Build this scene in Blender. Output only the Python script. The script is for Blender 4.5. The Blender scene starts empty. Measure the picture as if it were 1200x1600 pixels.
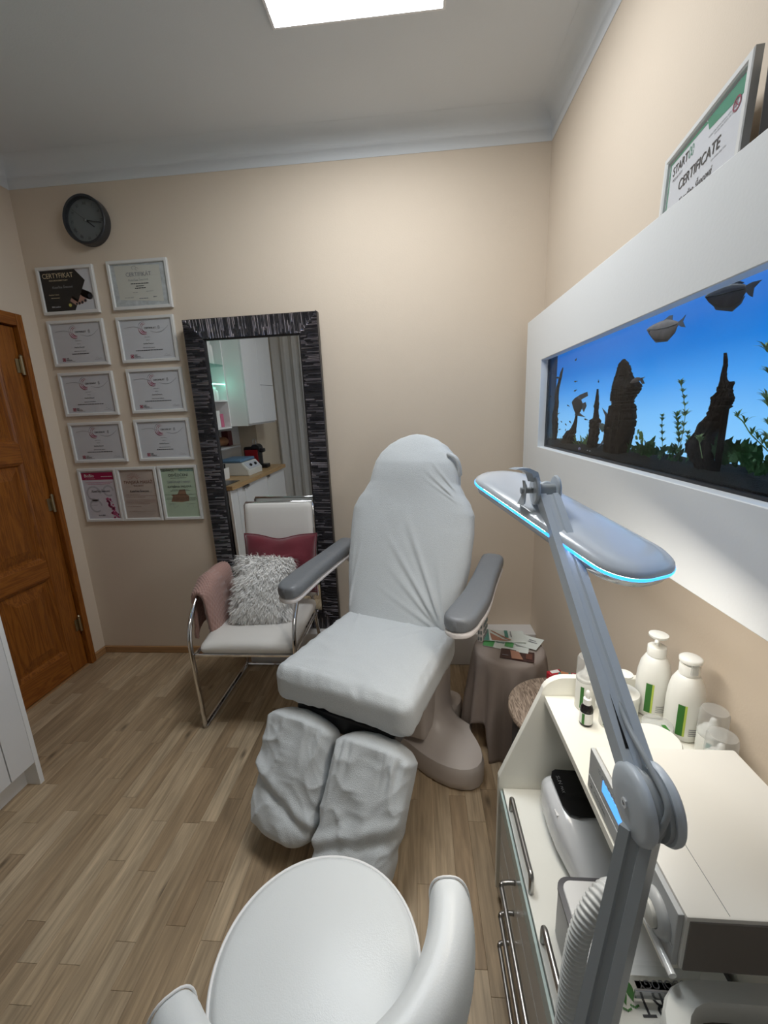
import bpy, bmesh, math, random
from mathutils import Vector, Matrix, Euler, noise
random.seed(7)
PI = math.pi
SC = bpy.context.scene
COL = SC.collection

# ------------------------------------------------------------------ camera
CAM = Vector((0.0, 0.0, 1.45))
RW = Matrix(((0.99644766, -0.02092101, -0.08157431),
             (0.07467378, -0.22833161, 0.97071546),
             (-0.03893434, -0.97335861, -0.22595825)))      # lens axes (right, down, forward) -> room axes
FPX = 650.0
cd = bpy.data.cameras.new('camera'); cam = bpy.data.objects.new('camera', cd); COL.objects.link(cam)
cd.sensor_fit = 'VERTICAL'; cd.sensor_height = 36.0; cd.lens = FPX / 1600.0 * 36.0; cd.clip_start = 0.02
rt, dn, fw = RW.col[0], RW.col[1], RW.col[2]
m3 = Matrix((rt, -dn, -fw)).transposed()
cam.matrix_world = Matrix.Translation(CAM) @ m3.to_4x4()
SC.camera = cam

# ------------------------------------------------------------------ world, exposure, lamps
w = bpy.data.worlds.new('room_world'); SC.world = w; w.use_nodes = True
w.node_tree.nodes['Background'].inputs[0].default_value = (0.02, 0.025, 0.035, 1)
w.node_tree.nodes['Background'].inputs[1].default_value = 1.0
SC.view_settings.view_transform = 'Standard'; SC.view_settings.look = 'None'
SC.view_settings.gamma = 1.0; SC.view_settings.use_curve_mapping = False
SC.view_settings.exposure = 0.0
SC.cycles.max_bounces = 8; SC.cycles.diffuse_bounces = 5; SC.cycles.glossy_bounces = 4; SC.cycles.transmission_bounces = 6; SC.cycles.transparent_max_bounces = 8
PANEL_STRENGTH = 21.5
HEAD_STRENGTH = 19.0
HROLL = 0.0

# ------------------------------------------------------------------ helpers
XL, XR, YB, YR, ZC = -2.08, 0.657, 2.33, -0.62, 2.78

def at(px, py, ax, val):
    v = RW @ Vector(((px - 600) / FPX, (py - 800) / FPX, 1.0))
    i = 'xyz'.index(ax); t = (val - CAM[i]) / v[i]
    return CAM + v * t

def S(c):
    return tuple((x / 12.92 if x <= 0.04045 else ((x + 0.055) / 1.055) ** 2.4) for x in c)

MATS = {}
def mat(name, col=(0.8, 0.8, 0.8), rough=0.5, metal=0.0, bump=None, var=0.0, vscale=6.0, spec=0.5, emis=None, estr=0.0,
        trans=0.0, ior=1.45, coat=0.0, sheen=0.0, stretch=(1, 1, 1), alpha=1.0, sub=0.0):
    if name in MATS: return MATS[name]
    m = bpy.data.materials.new(name); m.use_nodes = True
    nt = m.node_tree; b = nt.nodes['Principled BSDF']
    b.inputs['Base Color'].default_value = (*col, 1); b.inputs['Roughness'].default_value = rough
    b.inputs['Metallic'].default_value = metal; b.inputs['Specular IOR Level'].default_value = spec
    b.inputs['Transmission Weight'].default_value = trans; b.inputs['IOR'].default_value = ior
    b.inputs['Coat Weight'].default_value = coat; b.inputs['Sheen Weight'].default_value = sheen
    b.inputs['Alpha'].default_value = alpha
    if emis:
        b.inputs['Emission Color'].default_value = (*emis, 1); b.inputs['Emission Strength'].default_value = estr
    if bump or var:
        tc = nt.nodes.new('ShaderNodeTexCoord'); mp = nt.nodes.new('ShaderNodeMapping'); mp.inputs['Scale'].default_value = stretch
        nt.links.new(tc.outputs['Object'], mp.inputs['Vector'])
    if var:
        n = nt.nodes.new('ShaderNodeTexNoise'); n.inputs['Scale'].default_value = vscale; n.inputs['Detail'].default_value = 5
        nt.links.new(mp.outputs[0], n.inputs['Vector'])
        mx = nt.nodes.new('ShaderNodeMix'); mx.data_type = 'RGBA'
        mx.inputs[6].default_value = (*[c * (1 - var) for c in col], 1); mx.inputs[7].default_value = (*[min(1, c * (1 + var)) for c in col], 1)
        nt.links.new(n.outputs[0], mx.inputs[0]); nt.links.new(mx.outputs[2], b.inputs['Base Color'])
    if bump:
        sc, st = bump
        n2 = nt.nodes.new('ShaderNodeTexNoise'); n2.inputs['Scale'].default_value = sc; n2.inputs['Detail'].default_value = 4
        nt.links.new(mp.outputs[0], n2.inputs['Vector'])
        bp = nt.nodes.new('ShaderNodeBump'); bp.inputs['Strength'].default_value = st; bp.inputs['Distance'].default_value = 0.01
        nt.links.new(n2.outputs[0], bp.inputs['Height']); nt.links.new(bp.outputs[0], b.inputs['Normal'])
    MATS[name] = m
    return m

def glassy(name, col=(1, 1, 1), rough=0.0, ior=1.45, mixw=0.0, dif=(0.8, 0.8, 0.8)):
    if name in MATS: return MATS[name]
    m = bpy.data.materials.new(name); m.use_nodes = True; nt = m.node_tree; nt.nodes.clear()
    o = nt.nodes.new('ShaderNodeOutputMaterial'); t = nt.nodes.new('ShaderNodeBsdfTransparent'); t.inputs[0].default_value = (*col, 1)
    g = nt.nodes.new('ShaderNodeBsdfGlossy'); g.inputs['Roughness'].default_value = rough
    f = nt.nodes.new('ShaderNodeFresnel'); ge = nt.nodes.new('ShaderNodeNewGeometry')
    im = nt.nodes.new('ShaderNodeMix'); im.inputs[2].default_value = ior; im.inputs[3].default_value = 1 / ior
    nt.links.new(ge.outputs['Backfacing'], im.inputs[0]); nt.links.new(im.outputs[0], f.inputs[0])
    mx = nt.nodes.new('ShaderNodeMixShader'); nt.links.new(f.outputs[0], mx.inputs[0]); nt.links.new(t.outputs[0], mx.inputs[1]); nt.links.new(g.outputs[0], mx.inputs[2])
    last = mx
    if mixw:
        d = nt.nodes.new('ShaderNodeBsdfDiffuse'); d.inputs[0].default_value = (*dif, 1)
        tl = nt.nodes.new('ShaderNodeBsdfTranslucent'); tl.inputs[0].default_value = (*dif, 1)
        m0 = nt.nodes.new('ShaderNodeMixShader'); m0.inputs[0].default_value = 0.4
        nt.links.new(d.outputs[0], m0.inputs[1]); nt.links.new(tl.outputs[0], m0.inputs[2])
        m2 = nt.nodes.new('ShaderNodeMixShader'); m2.inputs[0].default_value = mixw
        nt.links.new(mx.outputs[0], m2.inputs[1]); nt.links.new(m0.outputs[0], m2.inputs[2]); last = m2
    nt.links.new(last.outputs[0], o.inputs[0])
    MATS[name] = m
    return m

class MB:
    def __init__(s): s.bm = bmesh.new()
    def box(s, x0, x1, y0, y1, z0, z1, bev=0.0, seg=2, M=None):
        r = bmesh.ops.create_cube(s.bm, size=1.0)
        vs = r['verts']
        for v in vs:
            v.co = Vector(((x0 + x1) / 2 + v.co.x * (x1 - x0), (y0 + y1) / 2 + v.co.y * (y1 - y0), (z0 + z1) / 2 + v.co.z * (z1 - z0)))
        if bev > 0:
            es = list({e for v in vs for e in v.link_edges})
            rr = bmesh.ops.bevel(s.bm, geom=es, offset=bev, segments=seg, affect='EDGES', profile=0.5)
            vs = list({v for f in rr['faces'] for v in f.verts} | {v for v in vs if v.is_valid})
        if M is not None: bmesh.ops.transform(s.bm, matrix=M, verts=vs)
        return s
    def ring_faces(s, rings, closed=True, cap0=True, cap1=True, loop=False):
        R = [[s.bm.verts.new(p) for p in r] for r in rings]
        n = len(R[0]); m = len(R)
        for i in range(m if loop else m - 1):
            a, b = R[i], R[(i + 1) % m]
            for j in range(n if closed else n - 1):
                k = (j + 1) % n
                try: s.bm.faces.new((a[j], a[k], b[k], b[j]))
                except ValueError: pass
        if closed and not loop:
            if cap0: s.bm.faces.new(list(reversed(R[0])))
            if cap1: s.bm.faces.new(R[-1])
        return s
    def tube(s, pts, r, seg=12, loop=False, squash=None, cap=True):
        pts = [Vector(p) for p in pts]; n = len(pts)
        rs = r if isinstance(r, (list, tuple)) else [r] * n
        rings = []; up = None
        for i, p in enumerate(pts):
            if loop: t = pts[(i + 1) % n] - pts[i - 1]
            else: t = pts[min(i + 1, n - 1)] - pts[max(i - 1, 0)]
            t.normalize()
            if up is None:
                up = Vector((0, 0, 1)) if abs(t.z) < 0.9 else Vector((1, 0, 0))
            sd = t.cross(up)
            if sd.length < 1e-6: sd = t.orthogonal()
            sd.normalize(); up = sd.cross(t).normalized()
            a, b = (rs[i], rs[i]) if squash is None else (rs[i] * squash[0], rs[i] * squash[1])
            rings.append([p + sd * math.cos(2 * PI * k / seg) * a + up * math.sin(2 * PI * k / seg) * b for k in range(seg)])
        return s.ring_faces(rings, loop=loop, cap0=cap, cap1=cap)
    def cyl(s, p0, p1, r, r2=None, seg=24):
        return s.tube([p0, p1], [r, r2 if r2 is not None else r], seg)
    def lathe(s, prof, c=(0, 0, 0), seg=32, M=None):
        c = Vector(c); rings = []
        for r, z in prof:
            ring = [Vector((max(r, 1e-5) * math.cos(2 * PI * k / seg), max(r, 1e-5) * math.sin(2 * PI * k / seg), z)) for k in range(seg)]
            if M is not None: ring = [M @ p for p in ring]
            rings.append([c + p for p in ring])
        return s.ring_faces(rings)
    def prism(s, poly, fn, a, b, bev=0.0):
        """poly: 2-D points; fn(u, v, t) -> 3-D; extruded between t=a and t=b"""
        A = [s.bm.verts.new(fn(u, v, a)) for u, v in poly]; B = [s.bm.verts.new(fn(u, v, b)) for u, v in poly]
        n = len(poly); fs = [s.bm.faces.new(list(reversed(A))), s.bm.faces.new(B)]
        for j in range(n):
            k = (j + 1) % n; fs.append(s.bm.faces.new((A[j], A[k], B[k], B[j])))
        if bev:
            es = list({e for f in fs[:2] for e in f.edges})
            bmesh.ops.bevel(s.bm, geom=es, offset=bev, segments=2, affect='EDGES')
        return s
    def quad(s, pts):
        s.bm.faces.new([s.bm.verts.new(p) for p in pts]); return s
    def mesh(s, name, m, smooth=False):
        bmesh.ops.recalc_face_normals(s.bm, faces=s.bm.faces[:])
        me = bpy.data.meshes.new(name); s.bm.to_mesh(me); s.bm.free()
        if m: me.materials.append(m)
        if smooth:
            me.polygons.foreach_set('use_smooth', [True] * len(me.polygons))
            if smooth != 'all':
                try: me.set_sharp_from_angle(angle=math.radians(40 if smooth is True else smooth))
                except Exception: pass
        return me

def thing(name, label, cat, loc=(0, 0, 0), rz=0.0, group=None, rot=None):
    o = bpy.data.objects.new(name, None); COL.objects.link(o); o.empty_display_size = 0.05
    o.location = loc; o.rotation_euler = rot if rot else (0, 0, rz)
    o['label'] = label; o['category'] = cat
    if group: o['group'] = group
    return o
def tmat(o):
    return Matrix.Translation(o.location) @ o.rotation_euler.to_matrix().to_4x4()
def part(name, mb, m, parent, smooth=False, world=False, label=None, stuff=False):
    me = mb.mesh(name, m, smooth) if isinstance(mb, MB) else mb
    if world:
        root = parent
        while root.parent: root = root.parent
        me.transform(tmat(root).inverted())
    o = bpy.data.objects.new(name, me); COL.objects.link(o); o.parent = parent
    if label: o['label'] = label
    if stuff: o['kind'] = 'stuff'
    return o
def single(name, mb, m, label, cat, smooth=False, group=None, loc=None):
    me = mb.mesh(name, m, smooth)
    o = bpy.data.objects.new(name, me); COL.objects.link(o)
    if loc is not None:
        me.transform(Matrix.Translation(-Vector(loc))); o.location = loc
    o['label'] = label; o['category'] = cat
    if group: o['group'] = group
    return o
def struct(name, mb, m, parent=None, smooth=False):
    o = bpy.data.objects.new(name, mb.mesh(name, m, smooth)); COL.objects.link(o)
    if parent: o.parent = parent
    else: o['kind'] = 'structure'
    return o
def grp(name):
    o = bpy.data.objects.new(name, None); COL.objects.link(o); o['kind'] = 'structure'; return o

def text(name, s, size, m, parent, u, w_, depth=-0.001, align='CENTER', rot=0.0, sx=1.0, shear=0.0, M=None, ext=0.0002):
    """flat lettering in the parent's local XZ plane, facing -Y (or through M)"""
    cu = bpy.data.curves.new(name, 'FONT'); cu.body = s; cu.size = size; cu.align_x = align; cu.align_y = 'CENTER'
    cu.extrude = ext; cu.resolution_u = 3; cu.shear = shear
    t = bpy.data.objects.new(name, cu); COL.objects.link(t)
    dg = bpy.context.evaluated_depsgraph_get(); dg.update()
    me = bpy.data.meshes.new_from_object(t.evaluated_get(dg)); bpy.data.objects.remove(t); bpy.data.curves.remove(cu)
    A = Matrix.Rotation(rot, 4, 'Z') @ Matrix.Diagonal((sx, 1, 1, 1))
    if M is None:
        A = Matrix.Translation((u, depth, w_)) @ Matrix.Rotation(PI / 2, 4, 'X') @ A
    else:
        A = M @ A
    me.transform(A); me.materials.clear(); me.materials.append(m)
    o = bpy.data.objects.new(name, me); COL.objects.link(o); o.parent = parent
    return o

def catmull(P, n=6):
    P = [Vector(p) for p in P]; out = []
    for i in range(len(P) - 1):
        p0 = P[max(i - 1, 0)]; p1 = P[i]; p2 = P[i + 1]; p3 = P[min(i + 2, len(P) - 1)]
        for k in range(n):
            t = k / n
            out.append(0.5 * ((2 * p1) + (p2 - p0) * t + (2 * p0 - 5 * p1 + 4 * p2 - p3) * t * t + (3 * p1 - p0 - 3 * p2 + p3) * t ** 3))
    out.append(P[-1]); return out
def lerp(a, b, t): return a + (b - a) * t
def table(T, x):
    if x <= T[0][0]: return T[0][1]
    for (a, va), (b, vb) in zip(T, T[1:]):
        if x <= b:
            t = (x - a) / (b - a); t = t * t * (3 - 2 * t) * 0.35 + t * 0.65
            return va + (vb - va) * t
    return T[-1][1]
def rgrid(w_, d, h, r, n=16, nz=None):
    """rounded cuboid as a fine grid; returns MB centred at the origin"""
    nz = nz or max(4, int(n * h / max(w_, d)))
    mb = MB(); cache = {}
    hx, hy, hz = w_ / 2, d / 2, h / 2
    def vert(i, j, k, nx, ny, nk):
        key = (round(i / nx, 5), round(j / ny, 5), round(k / nk, 5))
        if key in cache: return cache[key]
        p = Vector(((key[0] * 2 - 1) * hx, (key[1] * 2 - 1) * hy, (key[2] * 2 - 1) * hz))
        q = Vector((max(-hx + r, min(hx - r, p.x)), max(-hy + r, min(hy - r, p.y)), max(-hz + r, min(hz - r, p.z))))
        dd = p - q
        if dd.length > 1e-9: p = q + dd.normalized() * r
        cache[key] = mb.bm.verts.new(p); return cache[key]
    N = (n, n, nz)
    for ax in range(3):
        a, b = [i for i in range(3) if i != ax]
        for side in (0, N[ax]):
            for i in range(N[a]):
                for j in range(N[b]):
                    vs = []
                    for (di, dj) in ((0, 0), (1, 0), (1, 1), (0, 1)):
                        c = [0, 0, 0]; c[ax] = side; c[a] = i + di; c[b] = j + dj
                        vs.append(vert(*c, *N))
                    if len(set(vs)) == 4:
                        try: mb.bm.faces.new(vs)
                        except ValueError: pass
    return mb
def deform(mb, f):
    for v in mb.bm.verts: v.co = f(v.co.copy())
    return mb
def strip_between(a, b, w_):
    pass

# ------------------------------------------------------------------ materials
def wall_paint(name, col):
    if name in MATS: return MATS[name]
    return mat(name, col, 0.85, bump=(180, 0.05), var=0.03, vscale=3.0, spec=0.2)
PEACH = wall_paint('peach_wall_paint', (0.67, 0.572, 0.465))
CEIL = wall_paint('ceiling_white_paint', (0.73, 0.76, 0.79))
WHITEP = mat('white_lacquer', (0.82, 0.83, 0.83), 0.3)
PANELW = mat('panel_matt_white', (0.80, 0.815, 0.82), 0.45, bump=(120, 0.03))
CREAM = mat('cream_melamine', (0.83, 0.82, 0.75), 0.4)
CREAM2 = mat('cream_edge_melamine', (0.80, 0.80, 0.75), 0.4)
CHROME = mat('polished_chrome', (0.75, 0.75, 0.76), 0.08, 1.0)
STEEL = mat('brushed_steel', (0.42, 0.41, 0.40), 0.3, 1.0)
BLACK = mat('black_plastic', (0.012, 0.012, 0.014), 0.3)
GREYP = mat('lamp_grey_plastic', (0.56, 0.61, 0.66), 0.35)
GREYD = mat('lamp_dark_grey_plastic', (0.36, 0.39, 0.41), 0.4)
COVER = mat('pale_terry_cover', (0.62, 0.65, 0.668), 0.95, bump=(420, 0.35), var=0.08, vscale=220, spec=0.1, sheen=0.2)
def add_creases(m, scale, strength, stretch=(1, 1, 1)):
    # broad soft cloth creases under the fine weave
    nt = m.node_tree; b = nt.nodes['Principled BSDF']; old = b.inputs['Normal'].links[0].from_node
    tc = nt.nodes.new('ShaderNodeTexCoord'); mp = nt.nodes.new('ShaderNodeMapping'); mp.inputs['Scale'].default_value = stretch
    nt.links.new(tc.outputs['Object'], mp.inputs['Vector'])
    n = nt.nodes.new('ShaderNodeTexNoise'); n.noise_type = 'RIDGED_MULTIFRACTAL'; n.inputs['Scale'].default_value = scale; n.inputs['Detail'].default_value = 3; n.inputs['Distortion'].default_value = 0.9
    nt.links.new(mp.outputs[0], n.inputs['Vector'])
    bp = nt.nodes.new('ShaderNodeBump'); bp.inputs['Strength'].default_value = strength; bp.inputs['Distance'].default_value = 0.02
    nt.links.new(n.outputs[0], bp.inputs['Height']); nt.links.new(bp.outputs[0], old.inputs['Normal'])
add_creases(COVER, 5.0, 0.16)
LEATHW = mat('white_leatherette', (0.78, 0.81, 0.82), 0.30, bump=(420, 0.07), spec=0.5)
LEATHC = mat('cream_leatherette', (0.70, 0.68, 0.65), 0.4, bump=(200, 0.05))
PADG = mat('grey_armrest_vinyl', (0.17, 0.18, 0.195), 0.4, bump=(90, 0.08))
BEIGEP = mat('beige_chair_shell', (0.56, 0.50, 0.46), 0.35)
SHELLW = mat('white_arm_shell', (0.72, 0.68, 0.67), 0.4)
GLASS = glassy('clear_pane', (0.97, 0.98, 0.98), 0.02, 1.25)

def pine(name, c1, c2, along='Z', rough=0.35, scale=1.0):
    if name in MATS: return MATS[name]
    m = bpy.data.materials.new(name); m.use_nodes = True; nt = m.node_tree; b = nt.nodes['Principled BSDF']
    tc = nt.nodes.new('ShaderNodeTexCoord'); mp = nt.nodes.new('ShaderNodeMapping')
    sc = {'Z': (22, 22, 1.6), 'Y': (22, 1.6, 22), 'X': (1.6, 22, 22)}[along]
    mp.inputs['Scale'].default_value = [x * scale for x in sc]
    oi = nt.nodes.new('ShaderNodeObjectInfo'); ad = nt.nodes.new('ShaderNodeVectorMath'); ad.operation = 'MULTIPLY_ADD'
    nt.links.new(oi.outputs['Random'], ad.inputs[0]); ad.inputs[1].default_value = (37, 53, 11); nt.links.new(tc.outputs['Object'], ad.inputs[2])
    nt.links.new(ad.outputs[0], mp.inputs['Vector'])
    n1 = nt.nodes.new('ShaderNodeTexNoise'); n1.inputs['Scale'].default_value = 1.0; n1.inputs['Detail'].default_value = 6; n1.inputs['Distortion'].default_value = 1.2
    nt.links.new(mp.outputs[0], n1.inputs['Vector'])
    mul = nt.nodes.new('ShaderNodeMath'); mul.operation = 'MULTIPLY'; mul.inputs[1].default_value = 14; nt.links.new(n1.outputs[0], mul.inputs[0])
    fr = nt.nodes.new('ShaderNodeMath'); fr.operation = 'PINGPONG'; fr.inputs[1].default_value = 1.0; nt.links.new(mul.outputs[0], fr.inputs[0])
    mx = nt.nodes.new('ShaderNodeMix'); mx.data_type = 'RGBA'; mx.inputs[6].default_value = (*c1, 1); mx.inputs[7].default_value = (*c2, 1)
    nt.links.new(fr.outputs[0], mx.inputs[0]); nt.links.new(mx.outputs[2], b.inputs['Base Color']); b.inputs['Roughness'].default_value = rough
    MATS[name] = m; return m
PINE = pine('orange_pine_vertical', (0.31, 0.105, 0.014), (0.18, 0.052, 0.006), 'Z')
PINEH = pine('orange_pine_horizontal', (0.32, 0.11, 0.016), (0.20, 0.058, 0.008), 'Y')
OAKW = pine('oak_worktop', (0.50, 0.33, 0.16), (0.36, 0.22, 0.10), 'Y')
OAKT = pine('oak_skirting', (0.42, 0.24, 0.11), (0.33, 0.18, 0.08), 'X')

def floor_mat():
    m = bpy.data.materials.new('oak_laminate'); m.use_nodes = True; nt = m.node_tree; b = nt.nodes['Principled BSDF']; L = nt.links.new
    tc = nt.nodes.new('ShaderNodeTexCoord'); oi = nt.nodes.new('ShaderNodeObjectInfo')
    ad = nt.nodes.new('ShaderNodeVectorMath'); ad.operation = 'MULTIPLY_ADD'; ad.inputs[1].default_value = (31, 57, 13)
    L(oi.outputs['Random'], ad.inputs[0]); L(tc.outputs['Object'], ad.inputs[2])
    def nz(scale, det, mpx, dist=0.0):
        mp = nt.nodes.new('ShaderNodeMapping'); mp.inputs['Scale'].default_value = mpx; L(ad.outputs[0], mp.inputs['Vector'])
        n = nt.nodes.new('ShaderNodeTexNoise'); n.inputs['Scale'].default_value = scale; n.inputs['Detail'].default_value = det; n.inputs['Distortion'].default_value = dist
        L(mp.outputs[0], n.inputs['Vector']); return n
    g = nz(1.0, 5, (95, 4.0, 20), 0.8); g2 = nz(1.0, 4, (28, 3.0, 20), 1.5); g3 = nz(1.0, 2, (9, 2.5, 9), 0.5)
    cr = nt.nodes.new('ShaderNodeValToRGB'); e = cr.color_ramp.elements
    e[0].position = 0.0; e[0].color = (0.36, 0.255, 0.155, 1); e[1].position = 1.0; e[1].color = (0.53, 0.41, 0.275, 1)
    mid = cr.color_ramp.elements.new(0.5); mid.color = (0.44, 0.325, 0.205, 1)
    L(oi.outputs['Random'], cr.inputs[0])
    def mul(src, noi, lo, hi, p0=0.3, p1=0.7):
        mr = nt.nodes.new('ShaderNodeMapRange'); mr.inputs[1].default_value = p0; mr.inputs[2].default_value = p1
        mr.inputs[3].default_value = lo; mr.inputs[4].default_value = hi; L(noi.outputs[0], mr.inputs[0])
        mx = nt.nodes.new('ShaderNodeVectorMath'); mx.operation = 'SCALE'; L(src, mx.inputs[0]); L(mr.outputs[0], mx.inputs['Scale']); return mx.outputs[0]
    c = mul(cr.outputs[0], g, 0.78, 1.14); c = mul(c, g2, 0.76, 1.10); c = mul(c, g3, 0.9, 1.08)
    # sparse knots
    mp = nt.nodes.new('ShaderNodeMapping'); mp.inputs['Scale'].default_value = (7.5, 2.6, 1); L(ad.outputs[0], mp.inputs['Vector'])
    v = nt.nodes.new('ShaderNodeTexVoronoi'); v.inputs['Scale'].default_value = 1.0; L(mp.outputs[0], v.inputs['Vector'])
    kn = nt.nodes.new('ShaderNodeMapRange'); kn.inputs[1].default_value = 0.02; kn.inputs[2].default_value = 0.10; kn.inputs[3].default_value = 0.4; kn.inputs[4].default_value = 1.0
    L(v.outputs['Distance'], kn.inputs[0])
    mx = nt.nodes.new('ShaderNodeVectorMath'); mx.operation = 'SCALE'; L(c, mx.inputs[0]); L(kn.outputs[0], mx.inputs['Scale'])
    L(mx.outputs[0], b.inputs['Base Color']); b.inputs['Roughness'].default_value = 0.42; b.inputs['Specular IOR Level'].default_value = 0.35
    return m
FLOORM = floor_mat()

# ------------------------------------------------------------------ floor with its strips
FL = bpy.data.objects.new('floor', MB().box(XL - 0.2, XR + 0.2, YR - 0.2, YB + 0.2, -0.06, -0.004).mesh('floor', mat('floor_underlay', (0.30, 0.21, 0.13), 0.6)))
COL.objects.link(FL); FL['kind'] = 'structure'
SW = 0.0622; rng = random.Random(11)
lens = [0.36, 0.42, 0.47, 0.52]; pm = {}
for Lh in lens:
    me = MB().box(-SW / 2 + 0.0002, SW / 2 - 0.0002, -Lh / 2 + 0.0003, Lh / 2 - 0.0003, -0.004, 0.0, 0.0005, 1).mesh('floor_plank', FLOORM); pm[Lh] = me
x = XL + SW / 2; YF0 = 0.30
while x - SW / 2 < XR:
    y = YF0 - rng.random() * 0.4
    while y < YB:
        Lh = rng.choice(lens); y1 = y + Lh
        a, b_ = max(y, YF0), min(y1, YB)
        if b_ - a > 0.02:
            o = bpy.data.objects.new('floor_plank', pm[Lh]); COL.objects.link(o); o.parent = FL
            o.location = (x, (a + b_) / 2, 0); o.scale = (1 if x + SW / 2 <= XR else 1, (b_ - a) / Lh, 1)
        y = y1
    x += SW
rear = MB()
x = XL + SW / 2
while x - SW / 2 < XR:
    y = YR
    while y < YF0:
        y1 = min(y + rng.choice(lens), YF0)
        rear.box(x - SW / 2 + .0002, x + SW / 2 - .0002, y + .0003, y1 - .0003, -0.004, 0.0)
        y = y1
    x += SW
o = part('floor_plank', rear, FLOORM, FL, stuff=True)

# ------------------------------------------------------------------ walls, ceiling, cove
DY0, DY1, DZ = 1.25, 2.190, 1.985            # door opening in the left wall
WS = mat('wall_core', (0.5, 0.4, 0.33), 0.9)
struct('wall_back', MB().box(XL - 0.2, XR + 0.5, YB, YB + 0.12, 0, ZC), PEACH)
struct('wall_left', MB().box(XL - 0.12, XL, DY1, YB, 0, ZC).box(XL - 0.12, XL, YR, DY0, 0, ZC).box(XL - 0.12, XL, DY0, DY1, DZ, ZC), PEACH)
struct('wall_left_splashback', MB().box(XL, XL + 0.008, YR + 0.75, 1.22, 0.9, 1.36), mat('white_splashback', (0.75, 0.75, 0.73), 0.35))
# right wall has the aquarium opening
AY0, AY1, AZ0, AZ1 = 0.10, 2.125, 1.17, 1.76
struct('wall_right', MB().box(XR, XR + 0.12, YR, YB, 0, AZ0).box(XR, XR + 0.12, YR, YB, AZ1, ZC).box(XR, XR + 0.12, AY1 + 0.02, YB, AZ0, AZ1).box(XR, XR + 0.12, YR, AY0, AZ0, AZ1), PEACH)
struct('wall_rear', MB().box(XL, XR, YR - 0.12, YR, 0, 0.1).box(XL, XR, YR - 0.12, YR, 2.09, ZC).box(XL, -1.9, YR - 0.12, YR, 0.1, 2.09).box(0.25, XR, YR - 0.12, YR, 0.1, 2.09), PEACH)
struct('wall_rear_pier', MB().box(XL, -1.87, YR, 0.13, 0, ZC), wall_paint('pale_pier_paint', (0.62, 0.54, 0.43)))
struct('ceiling', MB().box(XL - 0.12, XR + 0.12, YR - 0.12, YB + 0.12, ZC, ZC + 0.1), CEIL)
def cove(axis, side):
    # white painted band on the wall top turning softly into the ceiling
    prof = [(0.001, 2.662), (0.0035, 2.664), (0.004, 2.705)]
    for k in range(7):
        a = PI / 2 * k / 6; prof.append((0.004 + 0.075 * (1 - math.cos(a)), 2.705 + 0.0745 * math.sin(a)))
    mb = MB(); rings = []
    for t in (0, 1):
        ring = []
        for d, z in prof:
            if axis == 'x': ring.append((lerp(XL, XR, t), (YB - d) if side > 0 else (YR + d), z))
            else: ring.append(((XR - d) if side > 0 else (XL + d), lerp(YR, YB, t), z))
        rings.append([Vector(p) for p in ring])
    mb.ring_faces(rings, closed=False)
    return mb
struct('trim_1', cove('x', 1), CEIL, smooth='all')
struct('trim_2', cove('y', 1), CEIL, smooth='all')
struct('trim_3', cove('y', -1), CEIL, smooth='all')
struct('baseboard_back', MB().box(XL, -1.05, YB - 0.016, YB, 0, 0.045, 0.004).box(0.5, XR, YB - 0.15, YB - 0.134, 0, 0.0), OAKT)
struct('baseboard_left', MB().box(XL, XL + 0.016, DY1 + 0.036, YB - 0.016, 0, 0.045, 0.004), pine('oak_skirting_left', (0.42, 0.24, 0.11), (0.33, 0.18, 0.08), 'Y'))
struct('baseboard_right', MB().box(XR - 0.016, XR, 0.0, YB - 0.16, 0, 0.045, 0.004), MATS['oak_skirting_left'])
struct('trim_4', MB().box(-1.04, XR, YB - 0.12, YB, 0.0, 0.2, 0.004), mat('white_pipe_casing', (0.66, 0.64, 0.62), 0.5))

# ------------------------------------------------------------------ pine door, left wall
D1 = grp('door_1')
dx = XL - 0.012
def dpart(name, y0, y1, z0, z1, x0, x1, m, bev=0.003, par=D1): return part(name, MB().box(x0, x1, y0, y1, z0, z1, bev), m, par)
dpart('door_frame', DY1 - 0.003, DY1 + 0.034, 0, DZ + 0.055, XL - 0.1, XL + 0.018, PINE)
dpart('door_frame', DY0 - 0.06, DY0 + 0.005, 0, DZ + 0.055, XL - 0.1, XL + 0.018, PINE)
dpart('door_frame', DY0 + 0.005, DY1 - 0.005, DZ - 0.005, DZ + 0.055, XL - 0.1, XL + 0.018, PINEH)
leaf0, leaf1 = DY0 + 0.008, DY1 - 0.008
st = 0.115
zr = [(0.008, 0.15), (0.63, 0.73), (1.28, 1.38), (1.86, 1.975)]
dpart('stile', leaf1 - st, leaf1, 0.008, 1.975, XL - 0.05, XL - 0.008, PINE)
dpart('stile', leaf0, leaf0 + st, 0.008, 1.975, XL - 0.05, XL - 0.008, PINE)
ym = (leaf0 + leaf1) / 2
for z0, z1 in zr: dpart('rail', leaf0 + st, leaf1 - st, z0, z1, XL - 0.05, XL - 0.0085, PINEH)
for (a, b_), (c, d_) in zip(zr, zr[1:]):
    dpart('stile', ym - 0.045, ym + 0.045, b_, c, XL - 0.05, XL - 0.009, PINE)
    for y0, y1 in ((leaf0 + st, ym - 0.045), (ym + 0.045, leaf1 - st)):
        mb = MB().box(XL - 0.04, XL - 0.030, y0, y1, b_, c)
        def rr(ins, xx): return [Vector((xx, y0 + ins, b_ + ins)), Vector((xx, y1 - ins, b_ + ins)), Vector((xx, y1 - ins, c - ins)), Vector((xx, y0 + ins, c - ins))]
        mb.ring_faces([rr(0.0, XL - 0.012), rr(0.012, XL - 0.018), rr(0.02, XL - 0.028), rr(0.032, XL - 0.028), rr(0.085, XL - 0.013)], cap0=False)
        part('door_panel', mb, PINE, D1)
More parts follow.
